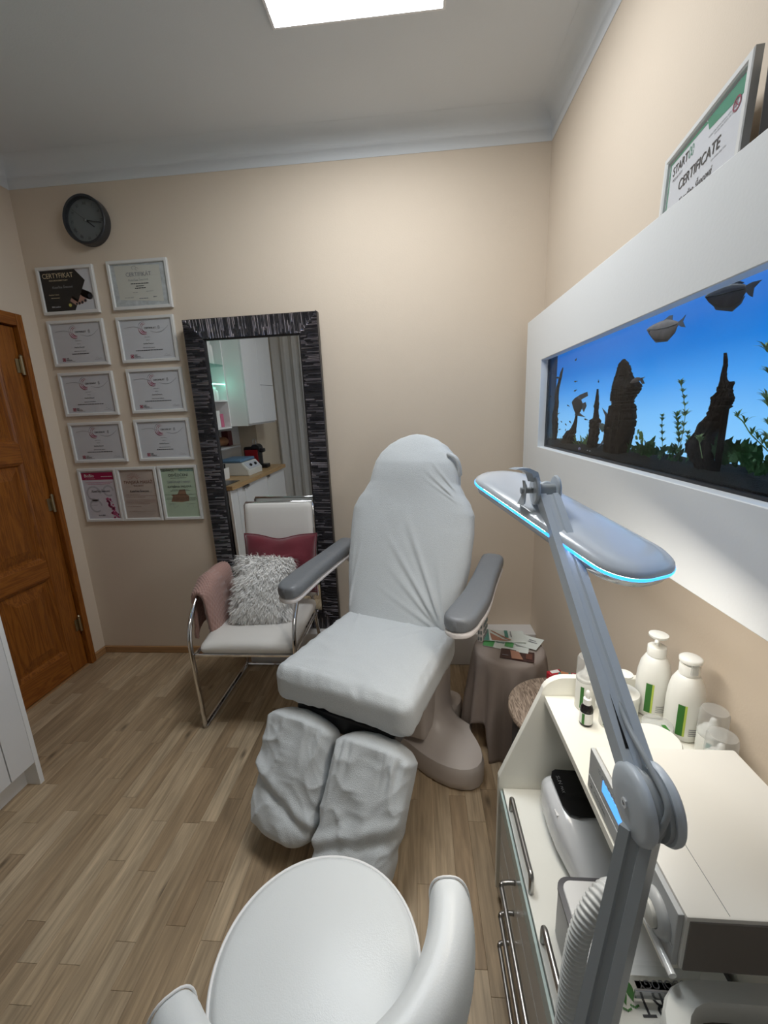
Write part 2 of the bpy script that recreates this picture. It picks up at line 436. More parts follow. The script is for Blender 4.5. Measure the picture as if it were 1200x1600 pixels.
for z in (0.28, 1.03, 1.78):
    h = part('hinge', MB().cyl((XL + 0.004, DY1 - 0.012, z - 0.045), (XL + 0.004, DY1 - 0.012, z + 0.045), 0.008, seg=12).box(XL - 0.01, XL - 0.003, DY1 - 0.04, DY1 + 0.012, z - 0.035, z + 0.035), mat('hinge_brass', (0.45, 0.38, 0.25), 0.35, 1.0), D1)
    part('hinge_cap', MB().lathe([(0.009, 0), (0.009, 0.006), (0.003, 0.014)], (XL + 0.004, DY1 - 0.012, z + 0.045), 12), MATS['hinge_brass'], h)
part('door_handle', MB().box(XL - 0.009, XL + 0.0, leaf0 + 0.04, leaf0 + 0.08, 0.95, 1.17, 0.003).tube(catmull([(XL, leaf0 + 0.06, 1.08), (XL + 0.045, leaf0 + 0.06, 1.08), (XL + 0.05, leaf0 + 0.10, 1.08), (XL + 0.05, leaf0 + 0.18, 1.078)], 4), 0.009), MATS['hinge_brass'], D1, True)
struct('trim_5', MB().box(XL - 0.12, XL, DY0, DY1, -0.004, 0.004, 0.001), MATS['oak_skirting_left'])

# ------------------------------------------------------------------ window and curtain behind the photographer
W1 = grp('window_1')
part('window_frame', MB().box(-1.9, 0.25, YR - 0.09, YR - 0.03, 0.1, 0.17, .004).box(-1.9, 0.25, YR - 0.09, YR - 0.03, 2.02, 2.09, .004).box(-1.9, -1.83, YR - .09, YR - .03, .17, 2.02, .004).box(.18, .25, YR - .09, YR - .03, .17, 2.02, .004).box(-.86, -.79, YR - .09, YR - .03, .17, 2.02, .004), WHITEP, W1)
NIGHT = mat('night_window_glass', (0.05, 0.06, 0.07), 0.03)
part('window_pane', MB().box(-1.83, -.86, YR - .065, YR - .055, .17, 2.02), NIGHT, W1)
part('window_pane', MB().box(-.79, .18, YR - .065, YR - .055, .17, 2.02), NIGHT, W1)
mb = MB(); rings = []
for i in range(560):
    x = lerp(-1.85, 0.60, i / 559); ph = x * 62 + math.sin(x * 9) * 1.5
    rings.append([Vector((x, -0.44 + 0.028 * math.sin(ph) * (0.8 + 0.2 * math.cos(z * 3)) + 0.008 * math.sin(ph * 2.3 + z), z)) for z in (0.03, 0.6, 1.2, 1.8, 2.4, 2.7)])
mb.ring_faces(rings, closed=False)
ct = thing('sheer_curtain', 'sheer white pleated curtain seen in the mirror, hanging across the window', 'curtain', (-0.6, -0.44, 0.03))
part('fabric', mb, glassy('sheer_voile', (0.9, 0.9, 0.9), 0.5, 1.02, 0.80, (0.90, 0.90, 0.89)), ct, 'all', world=True)
part('curtain_rail', MB().box(-1.86, 0.64, -0.47, -0.41, 2.70, 2.735, 0.004), WHITEP, ct, world=True)

# ------------------------------------------------------------------ ceiling light panel
cl = thing('ceiling_light', 'square flat LED panel glowing on the ceiling', 'light', (-0.17, 1.46, ZC))
hw = 0.297
part('frame', MB().ring_faces([[Vector((sx * a, sy * a, z)) for sx, sy in ((-1, -1), (1, -1), (1, 1), (-1, 1))] for a, z in ((hw, 0.0), (hw, -0.012), (hw - 0.002, -0.014), (hw - 0.010, -0.014), (hw - 0.010, -0.011))], cap1=False), mat('panel_trim_white', (0.85, 0.85, 0.87), 0.3), cl)
part('diffuser', MB().quad([(-hw + .01, -hw + .01, -.0115), (-hw + .01, hw - .01, -.0115), (hw - .01, hw - .01, -.0115), (hw - .01, -hw + .01, -.0115)]), mat('led_panel_emitter', (0.9, 0.9, 0.9), 0.5, emis=(0.93, 0.97, 1.0), estr=PANEL_STRENGTH), cl)

# ------------------------------------------------------------------ wall clock
NUM = mat('clock_ink', (0.05, 0.05, 0.055), 0.5)
ck = thing('wall_clock', 'round dark grey wall clock with Roman numerals above the framed certificates', 'clock', (-1.667, YB, 2.484))
Rk = 0.114; Mk = Matrix.Rotation(PI / 2, 4, 'X')
part('case', MB().lathe([(Rk * 0.98, 0.0), (Rk, 0.005), (Rk, 0.045), (Rk - 0.003, 0.048), (Rk - 0.012, 0.047), (Rk - 0.014, 0.024)], M=Mk, seg=64), mat('clock_case_grey', (0.035, 0.037, 0.042), 0.4), ck, True)
part('dial', MB().lathe([(Rk - 0.013, 0.0235), (Rk - 0.013, 0.0245), (0.0, 0.0245)], M=Mk, seg=48), mat('clock_dial_grey', (0.17, 0.18, 0.185), 0.5), ck)
for i, s_ in enumerate(['XII', 'I', 'II', 'III', 'IV', 'V', 'VI', 'VII', 'VIII', 'IX', 'X', 'XI']):
    a = i * PI / 6; r = 0.079
    text('numeral', s_, 0.021, NUM, ck, r * math.sin(a), r * math.cos(a), -0.0252, rot=-a, sx=0.8)
def hand(name, ang, L, w_, y, m):
    a = math.radians(ang); d = Vector((math.sin(a), 0, math.cos(a))); s_ = Vector((d.z, 0, -d.x)) * w_ / 2
    p = [-d * 0.012 - s_, -d * 0.012 + s_, d * L + s_ * 0.6, d * L - s_ * 0.6]
    part(name, MB().ring_faces([[q + Vector((0, y, 0)) for q in p], [q + Vector((0, y - 0.0012, 0)) for q in p]]), m, ck)
hand('hour_hand', 129, 0.05, 0.007, -0.027, BLACK); hand('minute_hand', 100, 0.082, 0.0055, -0.029, BLACK); hand('second_hand', 309, 0.088, 0.0018, -0.031, BLACK)
part('centre_pin', MB().lathe([(0.005, 0.024), (0.005, 0.034), (0.002, 0.035)], M=Mk, seg=16), mat('pin_grey', (0.3, 0.3, 0.3), 0.4), ck)
part('glass', MB().lathe([(Rk - 0.013, 0.0402), (0.0, 0.0405)], M=Mk, seg=48), GLASS, ck)

# ------------------------------------------------------------------ framed certificates
FRW = mat('white_frame_wood', (0.68, 0.68, 0.665), 0.4)
INK = mat('print_ink', (0.035, 0.035, 0.04), 0.6); INKG = mat('print_grey_ink', (0.25, 0.25, 0.27), 0.6)
REDI = mat('print_crimson', (0.30, 0.02, 0.06), 0.6); PINKI = mat('print_pink', (0.52, 0.10, 0.22), 0.6); GOLDI = mat('print_gold', (0.62, 0.50, 0.33), 0.5)
def framed(label, x0, x1, z0, z1, paper, group='framed certificates on the back wall', loc=None, rot=None, fw_=0.017):
    W, H = x1 - x0, z1 - z0
    t = thing('picture_frame', label, 'framed certificate', loc or ((x0 + x1) / 2, YB, (z0 + z1) / 2), group=group, rot=rot)
    a, b_ = W / 2, H / 2
    def rr(i, y): return [Vector((sx * (a - i), y, sz * (b_ - i))) for sx, sz in ((-1, -1), (1, -1), (1, 1), (-1, 1))]
    part('frame', MB().ring_faces([rr(0.0, -0.001), rr(0, -0.014), rr(0.002, -0.016), rr(fw_ - 0.003, -0.016), rr(fw_, -0.013), rr(fw_, -0.007)], cap0=True, cap1=False), FRW, t)
    i = fw_ - 0.001
    part('paper', MB().quad([(-a + i, -0.0075, -b_ + i), (a - i, -0.0075, -b_ + i), (a - i, -0.0075, b_ - i), (-a + i, -0.0075, b_ - i)]), paper, t)
    g = i - 0.001
    part('glass', MB().quad([(-a + g, -0.0115, -b_ + g), (a - g, -0.0115, -b_ + g), (a - g, -0.0115, b_ - g), (-a + g, -0.0115, b_ - g)]), GLASS, t)
    return t, W - 2 * fw_, H - 2 * fw_
YP = -0.0085
def lines(t, L, m, name='print_line'):
    mb = MB()
    for u, w_, ln, th in L:
        # broken into word-like dashes
        k = u - ln / 2; r_ = random.Random(int(u * 1e4 + w_ * 1e5))
        while k < u + ln / 2 - 0.002:
            d_ = min(r_.uniform(0.006, 0.016), u + ln / 2 - k)
            mb.quad([(k, YP, w_ - th / 2), (k + d_, YP, w_ - th / 2), (k + d_, YP, w_ + th / 2), (k, YP, w_ + th / 2)]); k += d_ + 0.0016
    return part(name, mb, m, t, stuff=True)
def stroke(t, pts, wid, m, name='print_stroke', y=YP):
    P = [Vector((p[0], y, p[1])) for p in pts]; mb = MB(); A = []; n = len(P)
    for i, p in enumerate(P):
        d_ = (P[min(i + 1, n - 1)] - P[max(i - 1, 0)]).normalized(); s_ = Vector((d_.z, 0, -d_.x))
        w_ = wid if not isinstance(wid, (list, tuple)) else lerp(wid[0], wid[1], 1 - abs(2 * i / (n - 1) - 1))
        A.append([p - s_ * w_ / 2, p + s_ * w_ / 2])
    mb.ring_faces(A, closed=False); return part(name, mb, m, t)
def poly(t, pts, m, name, y=YP): return part(name, MB().quad([(u, y, w_) for u, w_ in pts]), m, t)
PAPERW = mat('certificate_paper', (0.60, 0.60, 0.63), 0.6, var=0.03, vscale=9)
k = 1.45 / 1.6
def F(x0, x1, z0, z1): return x0 * k, x1 * k, 1.45 + (z0 - 1.6) * k, 1.45 + (z1 - 1.6) * k
# top left, black with foot
t, W, H = framed('black CERTYFIKAT with a foot photo in a white frame, top left on the wall', *F(-2.224, -1.868, 2.266, 2.527), mat('certificate_photo_white', (0.62, 0.62, 0.66), 0.5))
a, b_ = W / 2, H / 2
poly(t, [(-a, -b_), (0.02, -b_), (0.105, 0.045), (0.055, b_), (-a, b_)], mat('print_black', (0.012, 0.010, 0.010), 0.5), 'print_panel', -0.0078)
text('lettering', 'CERTYFIKAT', 0.034, GOLDI, t, -0.045, 0.074, YP, sx=0.92)
text('lettering', 'PEDICURE KOSMETYCZNY', 0.009, GOLDI, t, -0.045, 0.051, YP)
text('lettering', 'Kateřina Švecová', 0.017, INKG, t, -0.03, 0.018, YP, shear=0.3)
text('lettering', 'Kateřina Trelová', 0.0085, GOLDI, t, -0.085, -0.018, YP); lines(t, [(-0.08, -0.034, 0.05, 0.003)], GOLDI)
text('lettering', 'B&B Leather', 0.010, PAPERW, t, -0.085, -0.078, YP)
part('print_badge', MB().lathe([(0.0085, 0.0084), (0.0085, 0.0088), (0, 0.0088)], (-0.003, 0, -0.073), 20, Mk), mat('badge_yellow', (0.55, 0.52, 0.12), 0.5), t)
SKIN = mat('print_foot_skin', (0.42, 0.24, 0.19), 0.6, var=0.15, vscale=20); NAIL = mat('print_dark_nail', (0.012, 0.014, 0.025), 0.4)
def toe(u0, w0, u1, w1, r):
    d_ = Vector((u1 - u0, w1 - w0)).normalized(); n_ = Vector((-d_.y, d_.x)); P = []
    for s_ in (Vector((u0, w0)) + n_ * r, ): P.append((s_.x, s_.y))
    for q in range(9):
        an = PI / 2 - PI * q / 8; c = Vector((u1, w1)) + (d_ * math.cos(an) + n_ * math.sin(an)) * r; P.append((c.x, c.y))
    P.append((u0 - n_.x * r, w0 - n_.y * r)); return P
for j, (u0, w0, u1, w1, r) in enumerate([(0.03, 0.005, 0.115, -0.032, 0.019), (0.02, -0.01, 0.085, -0.052, 0.011), (0.015, -0.02, 0.066, -0.060, 0.0105), (0.01, -0.035, 0.049, -0.064, 0.010), (0.005, -0.045, 0.033, -0.066, 0.009)]):
    poly(t, toe(u0, w0, u1, w1, r), SKIN, 'print_toe', -0.0079 - j * 0.0001 + 0.0004)
    part('print_nail', MB().lathe([(r * 0.62, 0.0086), (r * 0.62, 0.0088), (0, 0.0088)], (u1 + 0.003, 0, w1 - 0.002), 16, Mk), NAIL, t)
# top right, cream CERTIFIKAT
t, W, H = framed('cream CERTIFIKÁT with a silver border in a white frame, top right under the clock', *F(-1.780, -1.411, 2.269, 2.533), mat('silver_patterned_paper', (0.50, 0.52, 0.53), 0.5, var=0.35, vscale=45, bump=(60, .2)))
a, b_ = W / 2, H / 2
poly(t, [(-a + .028, -b_ + .035), (a - .03, -b_ + .016), (a - .03, b_ - .012), (-a + .02, b_ - .006)], mat('cream_paper', (0.60, 0.585, 0.53), 0.6), 'print_panel', -0.0079)
text('lettering', 'CERTIFIKÁT', 0.028, INKG, t, -0.0, 0.050, YP, sx=0.95)
text('lettering', 'Kateřina Švecová', 0.016, mat('print_light_grey', (0.38, 0.38, 0.38), 0.6), t, -0.005, 0.024, YP)
lines(t, [(0, 0.006, 0.10, 0.004), (0, -0.006, 0.045, 0.0035), (0, -0.016, 0.06, 0.004)], INK); lines(t, [(-0.03, -0.036, 0.03, 0.002), (0.05, -0.034, 0.04, 0.002), (-0.07, -0.06, 0.05, 0.002), (0.01, -0.067, 0.05, 0.004), (0.075, -0.062, 0.02, 0.005)], INKG)
stroke(t, [(-0.02 + 0.012 * math.cos(q / 3), 0.082 + 0.008 * math.sin(q / 3)) for q in range(14)], 0.0015, INKG); stroke(t, [(-0.005 + 0.008 * math.cos(q / 3), 0.076 + 0.006 * math.sin(q / 3)) for q in range(16)], 0.0015, INKG)
# six podology certificates with the pink C
spots = [((-2.222, -1.864, 1.970, 2.234), 'left column, second row, under the black one', 0), ((-1.779, -1.420, 1.971, 2.231), 'right column, second row, under the cream one', 1),
         ((-2.219, -1.863, 1.670, 1.934), 'left column, third row', 1), ((-1.771, -1.417, 1.672, 1.936), 'right column, third row', 1),
         ((-2.221, -1.860, 1.375, 1.631), 'left column, just above the bottom row', 1), ((-1.778, -1.417, 1.374, 1.635), 'right column, just above the green one', 0)]
for (f_, lb, lng) in spots:
    t, W, H = framed('framed certificate with a pink C swirl, ' + lb, *F(*f_), PAPERW)
    cx, cz = -0.012, 0.058
    for j, r in enumerate((0.033, 0.0265, 0.021)):
        stroke(t, [(cx + 0.004 * j + r * math.cos(math.radians(q)), cz + r * math.sin(math.radians(q))) for q in range(80, 181, 12)], (0.0006, 0.003), INKG if j < 1 else REDI)
        stroke(t, [(cx + 0.004 * j + r * math.cos(math.radians(q)), cz + r * math.sin(math.radians(q))) for q in range(180, 300, 12)], (0.001, 0.0048), REDI if j != 1 else PINKI)
    stroke(t, catmull([(-0.125, 0.062, 0), (-0.07, 0.067, 0), (-0.03, 0.055, 0)], 6), 0.0016, INKG)
    stroke(t, catmull([(0.02, 0.043, 0), (0.055, 0.034, 0), (0.09, 0.040, 0), (0.128, 0.067, 0)], 6), (0.0008, 0.0026), INKG)
    text('lettering', 'CERTIFIKÁT', 0.0125, INK, t, 0.022, 0.057, YP); text('lettering', 'ß', 0.024, INKG, t, 0.072, 0.058, YP)
    lines(t, [(0, 0.012, 0.035, 0.002), (0, -0.003, 0.02, 0.002)], INKG); text('lettering', 'Kateřina Švecová', 0.0085, INK, t, 0, -0.021, YP)
    lines(t, [(0, -0.042, 0.07, 0.002), (0.0, -0.055, 0.10 if not lng else 0.155, 0.0035)], INK)
    part('print_emblem', MB().box(-0.113, -0.095, YP, YP + .0004, -0.092, -0.074).quad([(-0.1055, YP - .0003, -.092), (-.1025, YP - .0003, -.092), (-.1025, YP - .0003, -.074), (-.1055, YP - .0003, -.074)]), REDI, t)
    stroke(t, [(-0.110 + 0.006 * (1 + math.cos(q / 2)), -0.083 + 0.006 * math.sin(q / 2)) for q in range(14)], 0.0016, PAPERW, y=YP - .0004)
    text('lettering', 'LINE', 0.0085, INK, t, -0.091, -0.0775, YP, align='LEFT'); text('lettering', 'MEDICAL', 0.0085, INK, t, -0.091, -0.0865, YP, align='LEFT')
    lines(t, [(-0.066, -0.093, 0.05, 0.0015), (0.10, -0.088, 0.045, 0.0012)], INKG)
    stroke(t, catmull([(0.085, -0.083, 0), (0.095, -0.076, 0), (0.10, -0.084, 0), (0.118, -0.08, 0)], 4), 0.0008, INKG)
# bottom row of three portrait ones
t, W, H = framed('white portrait frame with a magenta-headed certificate, bottom row left', *F(-2.222, -1.957, 0.980, 1.337), mat('pale_lilac_paper', (0.60, 0.57, 0.62), 0.6, var=0.03))
poly(t, [(-W / 2, H / 2 - 0.008), (W / 2 - .008, H / 2 - 0.008), (W / 2 - .008, H / 2 - .052), (-W / 2, H / 2 - .052)], mat('print_magenta', (0.33, 0.01, 0.07), 0.5), 'print_header', -.0079)
text('lettering', 'BioBio', 0.026, mat('print_white', (0.75, 0.75, 0.76), 0.5), t, -0.055, 0.117, YP, sx=0.9); lines(t, [(0.055, 0.112, 0.07, 0.0025), (-0.05, 0.100, 0.06, 0.0015)], MATS['print_white'])
lines(t, [(0, 0.078, 0.17, 0.0025), (0, 0.068, 0.14, 0.0025)], PINKI); text('lettering', 'Kateřina Švecová', 0.021, INK, t, 0.0, 0.024, YP, shear=0.3, sx=0.8)
SWG = mat('print_swirl_grey', (0.44, 0.43, 0.47), 0.6)
for (u, w_, r) in ((-0.045, 0.01, 0.042), (-0.045, -0.065, 0.036), (0.05, 0.025, 0.03)):
    stroke(t, [(u + r * math.cos(q / 3), w_ + r * math.sin(q / 3)) for q in range(17)], 0.010, SWG, y=-.0079)
lines(t, [(-0.06, -0.02, 0.04, 0.002), (-0.055, -0.04, 0.045, 0.002), (-0.055, -0.06, 0.04, 0.002)], INKG); text('lettering', '26.4.2020', 0.011, INK, t, -0.02, -0.125, YP)
mb = MB(); r_ = random.Random(3)
for q in range(46):
    w_ = -0.14 + 0.12 * r_.random() ** 1.2 ; u = 0.075 - (w_ + 0.14) * 0.33 + r_.uniform(-.018, .018); s_ = r_.uniform(.003, .008)
    mb.lathe([(s_, 0.0083), (s_, 0.0086), (0, 0.0086)], (u, 0, w_), 7, Mk)
part('print_blossom', mb, PINKI, t)
t, W, H = framed('white portrait frame with a brown Thai massage certificate, bottom row middle', *F(-1.955, -1.683, 0.980, 1.337), mat('brown_silk_paper', (0.47, 0.39, 0.345), 0.6, var=0.25, vscale=9, stretch=(1, 1, 2.4)))
text('lettering', 'THAJSKÁ MASÁŽ', 0.026, mat('print_brown', (0.20, 0.10, 0.07), 0.6), t, 0, 0.072, YP, sx=0.92); text('lettering', 'THAI BODY', 0.012, MATS['print_brown'], t, 0.0, 0.050, YP)
text('lettering', 'Kateřina Švecová', 0.018, INK, t, 0.0, 0.018, YP, sx=0.95)
for q in range(9):
    an = math.radians(10 + q * 20); stroke(t, [(-0.02 + 0.012 * math.cos(an), 0.09 + 0.012 * math.sin(an)), (-0.02 + 0.038 * math.cos(an + .15), 0.09 + 0.038 * math.sin(an + .15)), (-0.02 + 0.045 * math.cos(an + .3), 0.09 + 0.03 * math.sin(an))], .003, mat('print_pale_brown', (0.42, 0.27, 0.23), .6))
lines(t, [(-0.045, -0.002, 0.09, 0.0015), (0, -0.010, 0.19, 0.0015), (-0.03, -0.018, 0.12, .0015), (0, -0.034, 0.19, 0.0015), (0, -0.042, 0.19, 0.0015), (0, -0.05, 0.19, 0.0015), (-0.02, -0.058, 0.15, 0.0015), (-0.05, -0.075, 0.09, 0.0015), (0, -0.105, 0.17, 0.001)], MATS['print_brown'])
t, W, H = framed('white portrait frame with a green OSVĚDČENÍ certificate, bottom row right beside the mirror', *F(-1.672, -1.408, 0.982, 1.340), mat('pale_green_paper', (0.44, 0.53, 0.40), 0.6, var=0.06, vscale=5))
TEAL = mat('print_teal', (0.02, 0.16, 0.20), 0.6)
text('lettering', 'GEHWOL', 0.019, INK, t, -0.060, 0.133, YP); text('lettering', 'BBIOLEKO', 0.019, TEAL, t, 0.052, 0.133, YP); text('lettering', 'OSVĚDČENÍ', 0.022, INK, t, 0, 0.104, YP)
lines(t, [(0, 0.088, 0.10, 0.0018)], INK); text('lettering', 'ZARŮSTAJÍCÍ NEHET', 0.0165, INKG, t, 0, 0.064, YP, sx=.95); text('lettering', 'KATEŘINA TRELOVÁ', 0.0165, INK, t, 0, 0.036, YP, sx=.95)
lines(t, [(0, 0.018, 0.10, 0.0015), (0, 0.012, 0.12, 0.0015), (0, -0.01, 0.20, 0.0015), (0, -0.03, 0.18, 0.0015), (0, -0.038, 0.19, 0.0015), (0.02, -0.045, 0.14, 0.0015), (-.06, -.066, .05, .001), (.055, -.066, .06, .001)], INK)
part('print_emblem', MB().prism([(-.065, -.052), (-.05, -.02), (-.06, -.012), (-.02, -.008), (-.005, .018), (.03, .02), (.035, -.01), (.05, -.02), (.045, -.05), (0, -.056)], lambda u, v, tt: Vector((u, tt, v)), -.0079, -.0082), mat('print_rust', (0.24, 0.14, 0.09), 0.6, var=.3, vscale=60), t)
stroke(t, catmull([(-0.08, -0.08, 0), (-0.06, -0.06, 0), (-0.05, -0.09, 0), (-0.02, -0.075, 0)], 5), 0.001, INKG); stroke(t, catmull([(0.03, -0.085, 0), (0.06, -0.065, 0), (0.07, -0.09, 0), (0.09, -0.085, 0)], 5), 0.001, INKG)

# ------------------------------------------------------------------ mirror
MX0, MX1, MZ0, MZ1 = -1.208, -0.485, 0.205, 1.977
mir = thing('wall_mirror', 'tall mirror in a black and silver ribbed frame behind the visitor chair', 'mirror', ((MX0 + MX1) / 2, YB - 0.014, MZ0), rot=(math.radians(1.0), 0, math.radians(-1.75)))
hwm, hm, fwid = (MX1 - MX0) / 2, MZ1 - MZ0, 0.105
part('frame', MB().ring_faces([[Vector((sx * (hwm - i), y, hm / 2 + sz * (hm / 2 - i))) for sx, sz in ((-1, -1), (1, -1), (1, 1), (-1, 1))] for i, y in ((0, 0), (0, -0.036), (0.004, -0.040), (fwid - 0.006, -0.030), (fwid, -0.026), (fwid, -0.012))], cap1=False), mat('mirror_frame_black', (0.012, 0.011, 0.013), 0.35), mir)
RD = mat('ridge_black', (0.03, 0.028, 0.033), 0.22, coat=.6); RS = mat('ridge_silver', (0.42, 0.39, 0.43), 0.28, 0.85)
md, ms = MB(), MB(); r_ = random.Random(5)
def ridges(length, place):
    p = 0.0
    while p < length:
        wd = r_.uniform(0.005, 0.0095); q0 = 0.003
        while q0 < fwid - 0.012:
            q1 = min(q0 + r_.uniform(0.025, 0.095), fwid - 0.008)
            cut = min(p, length - p)          # mitre
            if q0 < cut:
                hgt = r_.uniform(0.002, 0.006); tgt = ms if r_.random() < 0.38 else md
                place(tgt, p, p + wd * 0.8, q0, min(q1, max(cut, q0 + .004)), hgt)
            q0 = q1 + 0.001
        p += wd
def wedge(tgt, a, b_, c, d_, h, f):
    # ridge with a roof-like section
    m_ = (a + b_) / 2
    tgt.ring_faces([[f(a, c, 0.0), f(m_, c, h * .6), f(b_, c, 0)], [f(a, (c + d_) / 2, 0), f(m_, (c + d_) / 2, h), f(b_, (c + d_) / 2, 0)], [f(a, d_, 0), f(m_, d_, h * .6), f(b_, d_, 0)]])
ys = lambda q: -0.0395 + q * 0.095
for side in (-1, 1):
    ridges(hm, lambda tg, a, b_, c, d_, h, side=side: wedge(tg, a, b_, c, d_, h, lambda p, q, e: Vector((side * (hwm - q), ys(q) - e, p))))
for top in (0, 1):
    ridges(2 * hwm, lambda tg, a, b_, c, d_, h, top=top: wedge(tg, a, b_, c, d_, h, lambda p, q, e: Vector((-hwm + p, ys(q) - e, (hm - q) if top else q))))
part('ribbing', md, RD, mir, stuff=True); part('ribbing', ms, RS, mir, stuff=True, label='silver flecks of ribbing')
ins = fwid - 0.002
gz0, gz1 = ins, hm - ins; gx = hwm - ins
def gy(u, z): return -0.016
part('mirror_glass', MB().quad([(-gx, gy(-gx, gz0), gz0), (gx, gy(gx, gz0), gz0), (gx, gy(gx, gz1), gz1), (-gx, gy(-gx, gz1), gz1)]), mat('silvered_glass', (0.86, 0.88, 0.88), 0.0, 1.0), mir)

# ------------------------------------------------------------------ treatment chair
TCY = -0.384
tc = thing('treatment_chair', 'large pedicure treatment chair under pale grey terry covers with grey armrests and split leg rests', 'treatment chair', (-0.092, 1.701, 0), TCY)
def fold(p, o, d, width, amp, length):
    """a radiating crease: ridge along direction d from o"""
    q = Vector((p[0] - o[0], p[1] - o[1])); d = Vector(d).normalized(); s_ = q.dot(d); t_ = q.x * d.y - q.y * d.x
    if s_ < 0 or s_ > length: return 0.0
    return amp * math.exp(-(t_ / (width * (0.35 + s_ / length))) ** 2) * min(1, s_ / 0.05) * (1 - s_ / length)
# seat cushion: local x = u, y = v (negative towards the foot end)
def seat_f(p):
    u, v, z = p
    f = (0.275 - v) / 0.55            # 0 rear ... 1 front
    f = max(0, min(1, f))
    wf = 1.0 - 0.05 * (1 - f)
    top = (z > 0)
    zz = z * 1.0
    # slightly crowned
    if top: zz += 0.012 * (1 - (u / 0.275) ** 2) * math.sin(PI * min(1, max(0, f)))
    n_ = noise.noise(Vector((u * 9, v * 9, z * 9))) * 0.004 + (0.3 - abs(noise.noise(Vector((u * 6 + v * 3, v * 9, 7)))) ** .6) * 0.006
    if not top or abs(v) > 0.24 or abs(u) > 0.255:
        # gathered cloth on the sides
        n_ += 0.008 * noise.noise(Vector((u * 5, v * 5, z * 34))) + 0.007 * noise.noise(Vector((u * 30 + z * 18, v * 30 - z * 18, 3)))
    zz += n_
    k_ = 1.0 - (0.10 if z < -0.05 else 0.0) * 0.5
    for (ox, oy, dx_, dy_, am) in ((0.24, 0.24, -1, -0.6, .005), (0.24, 0.24, -1, -1.1, .004), (0.1, 0.26, -.5, -1, .003), (-0.2, 0.25, .4, -1, .003)):
        if top: zz += 1.5 * fold((u, v), (ox, oy), (dx_, dy_), 0.012, am, 0.4)
    return Vector((u * wf * k_, v * k_ - 0.262, 0.505 + zz + 0.004 * f))
part('seat_cushion', deform(rgrid(0.55, 0.55, 0.145, 0.048, 60, 16), seat_f), COVER, tc, 'all')
# backrest
B0 = Vector((0, 0.0, 0.545)); WD = Vector((0, 0.275, 0.795)).normalized(); BN = Vector((0, -WD.z, WD.y))   # BN points to the sitter
HWT = [(0.0, 0.255), (0.08, 0.268), (0.28, 0.293), (0.42, 0.298), (0.50, 0.292), (0.545, 0.272), (0.59, 0.240), (0.63, 0.218), (0.68, 0.213), (0.72, 0.203), (0.76, 0.181), (0.80, 0.145), (0.83, 0.10), (0.848, 0.05), (0.853, 0.004)]
rings = []; NR = 130; LB = 0.853
for i in range(NR + 1):
    tt = i / NR; w_ = LB * (1 - (1 - tt) ** 1.25)
    hw_ = table(HWT, w_); th = 0.058 * min(1, 0.35 + math.sqrt(max(0, (LB - w_) / 0.14)) * 0.65) if w_ > LB - 0.14 else 0.058
    ring = []
    for j in range(168):
        # even spacing across the flat faces, rounded edges
        f_ = j / 84.0
        if f_ < 1: cu_, sg_ = 1 - 2 * f_, 1
        else: cu_, sg_ = -1 + 2 * (f_ - 1), -1
        cu_ = math.sin(cu_ * PI / 2 * 0.5) / math.sin(PI / 4) * 0.25 + cu_ * 0.75
        u = cu_ * hw_; d = sg_ * th * max(0.0, 1 - abs(cu_) ** 7) ** 0.42; sa = sg_ * (1 if abs(cu_) < 0.995 else 0)
        d2 = d
        if sa > 0.05:
            d2 += 0.010 * (1 - (u / max(hw_, 1e-3)) ** 2) + (0.014 * math.exp(-((w_ - 0.70) / 0.10) ** 2) * (1 - (u / max(hw_, 1e-3)) ** 2))
            for (ox, ow, du, dw, am, ln, wd) in ((0.235, -0.01, -.48, 1, .0125, .55, .014), (0.235, -0.01, -.80, 1, .0115, .5, .014), (0.235, -0.01, -1.15, 1, .007, .42, .013), (0.235, -0.01, -2.1, 1, .006, .4, .012), (0.235, -0.01, -.22, 1, .006, .35, .012),
                                                 (0.22, 0.56, -.75, .62, .006, .2, .008), (0.225, 0.585, -.7, .72, .006, .19, .007), (0.235, 0.54, -.8, .5, .004, .2, .007), (-0.25, 0.0, .12, 1, .006, .4, .010), (-0.235, 0.0, -.05, 1, .004, .35, .008)):
                d2 += 1.5 * fold((u, w_), (ox, ow), (du, dw), wd, am, ln) - 0.9 * fold((u + wd * 1.3, w_), (ox, ow), (du, dw), wd, am, ln)
        d2 += 0.0018 * noise.noise(Vector((u * 8, w_ * 8, 0.3)))
        u2 = u + 0.003 * noise.noise(Vector((d * 20, w_ * 12, 4)))
        ring.append(B0 + Vector((u2, 0, 0)) + WD * w_ + BN * d2)
    rings.append(ring)
part('backrest', MB().ring_faces(rings), COVER, tc, 'all')
# bunched cover knot beside the headrest
mb = MB(); kp = B0 + Vector((0.195, 0, 0)) + WD * 0.725
mb.tube(catmull([kp + Vector((-0.035, -0.04, 0.05)), kp + Vector((0.004, -0.045, 0.03)), kp + Vector((0.018, -0.04, -0.005)), kp + Vector((0.02, -0.03, -0.05))], 6), [0.004] + [0.010] * 17 + [0.004], 10)
part('cover_gather', mb, COVER, tc, 'all')
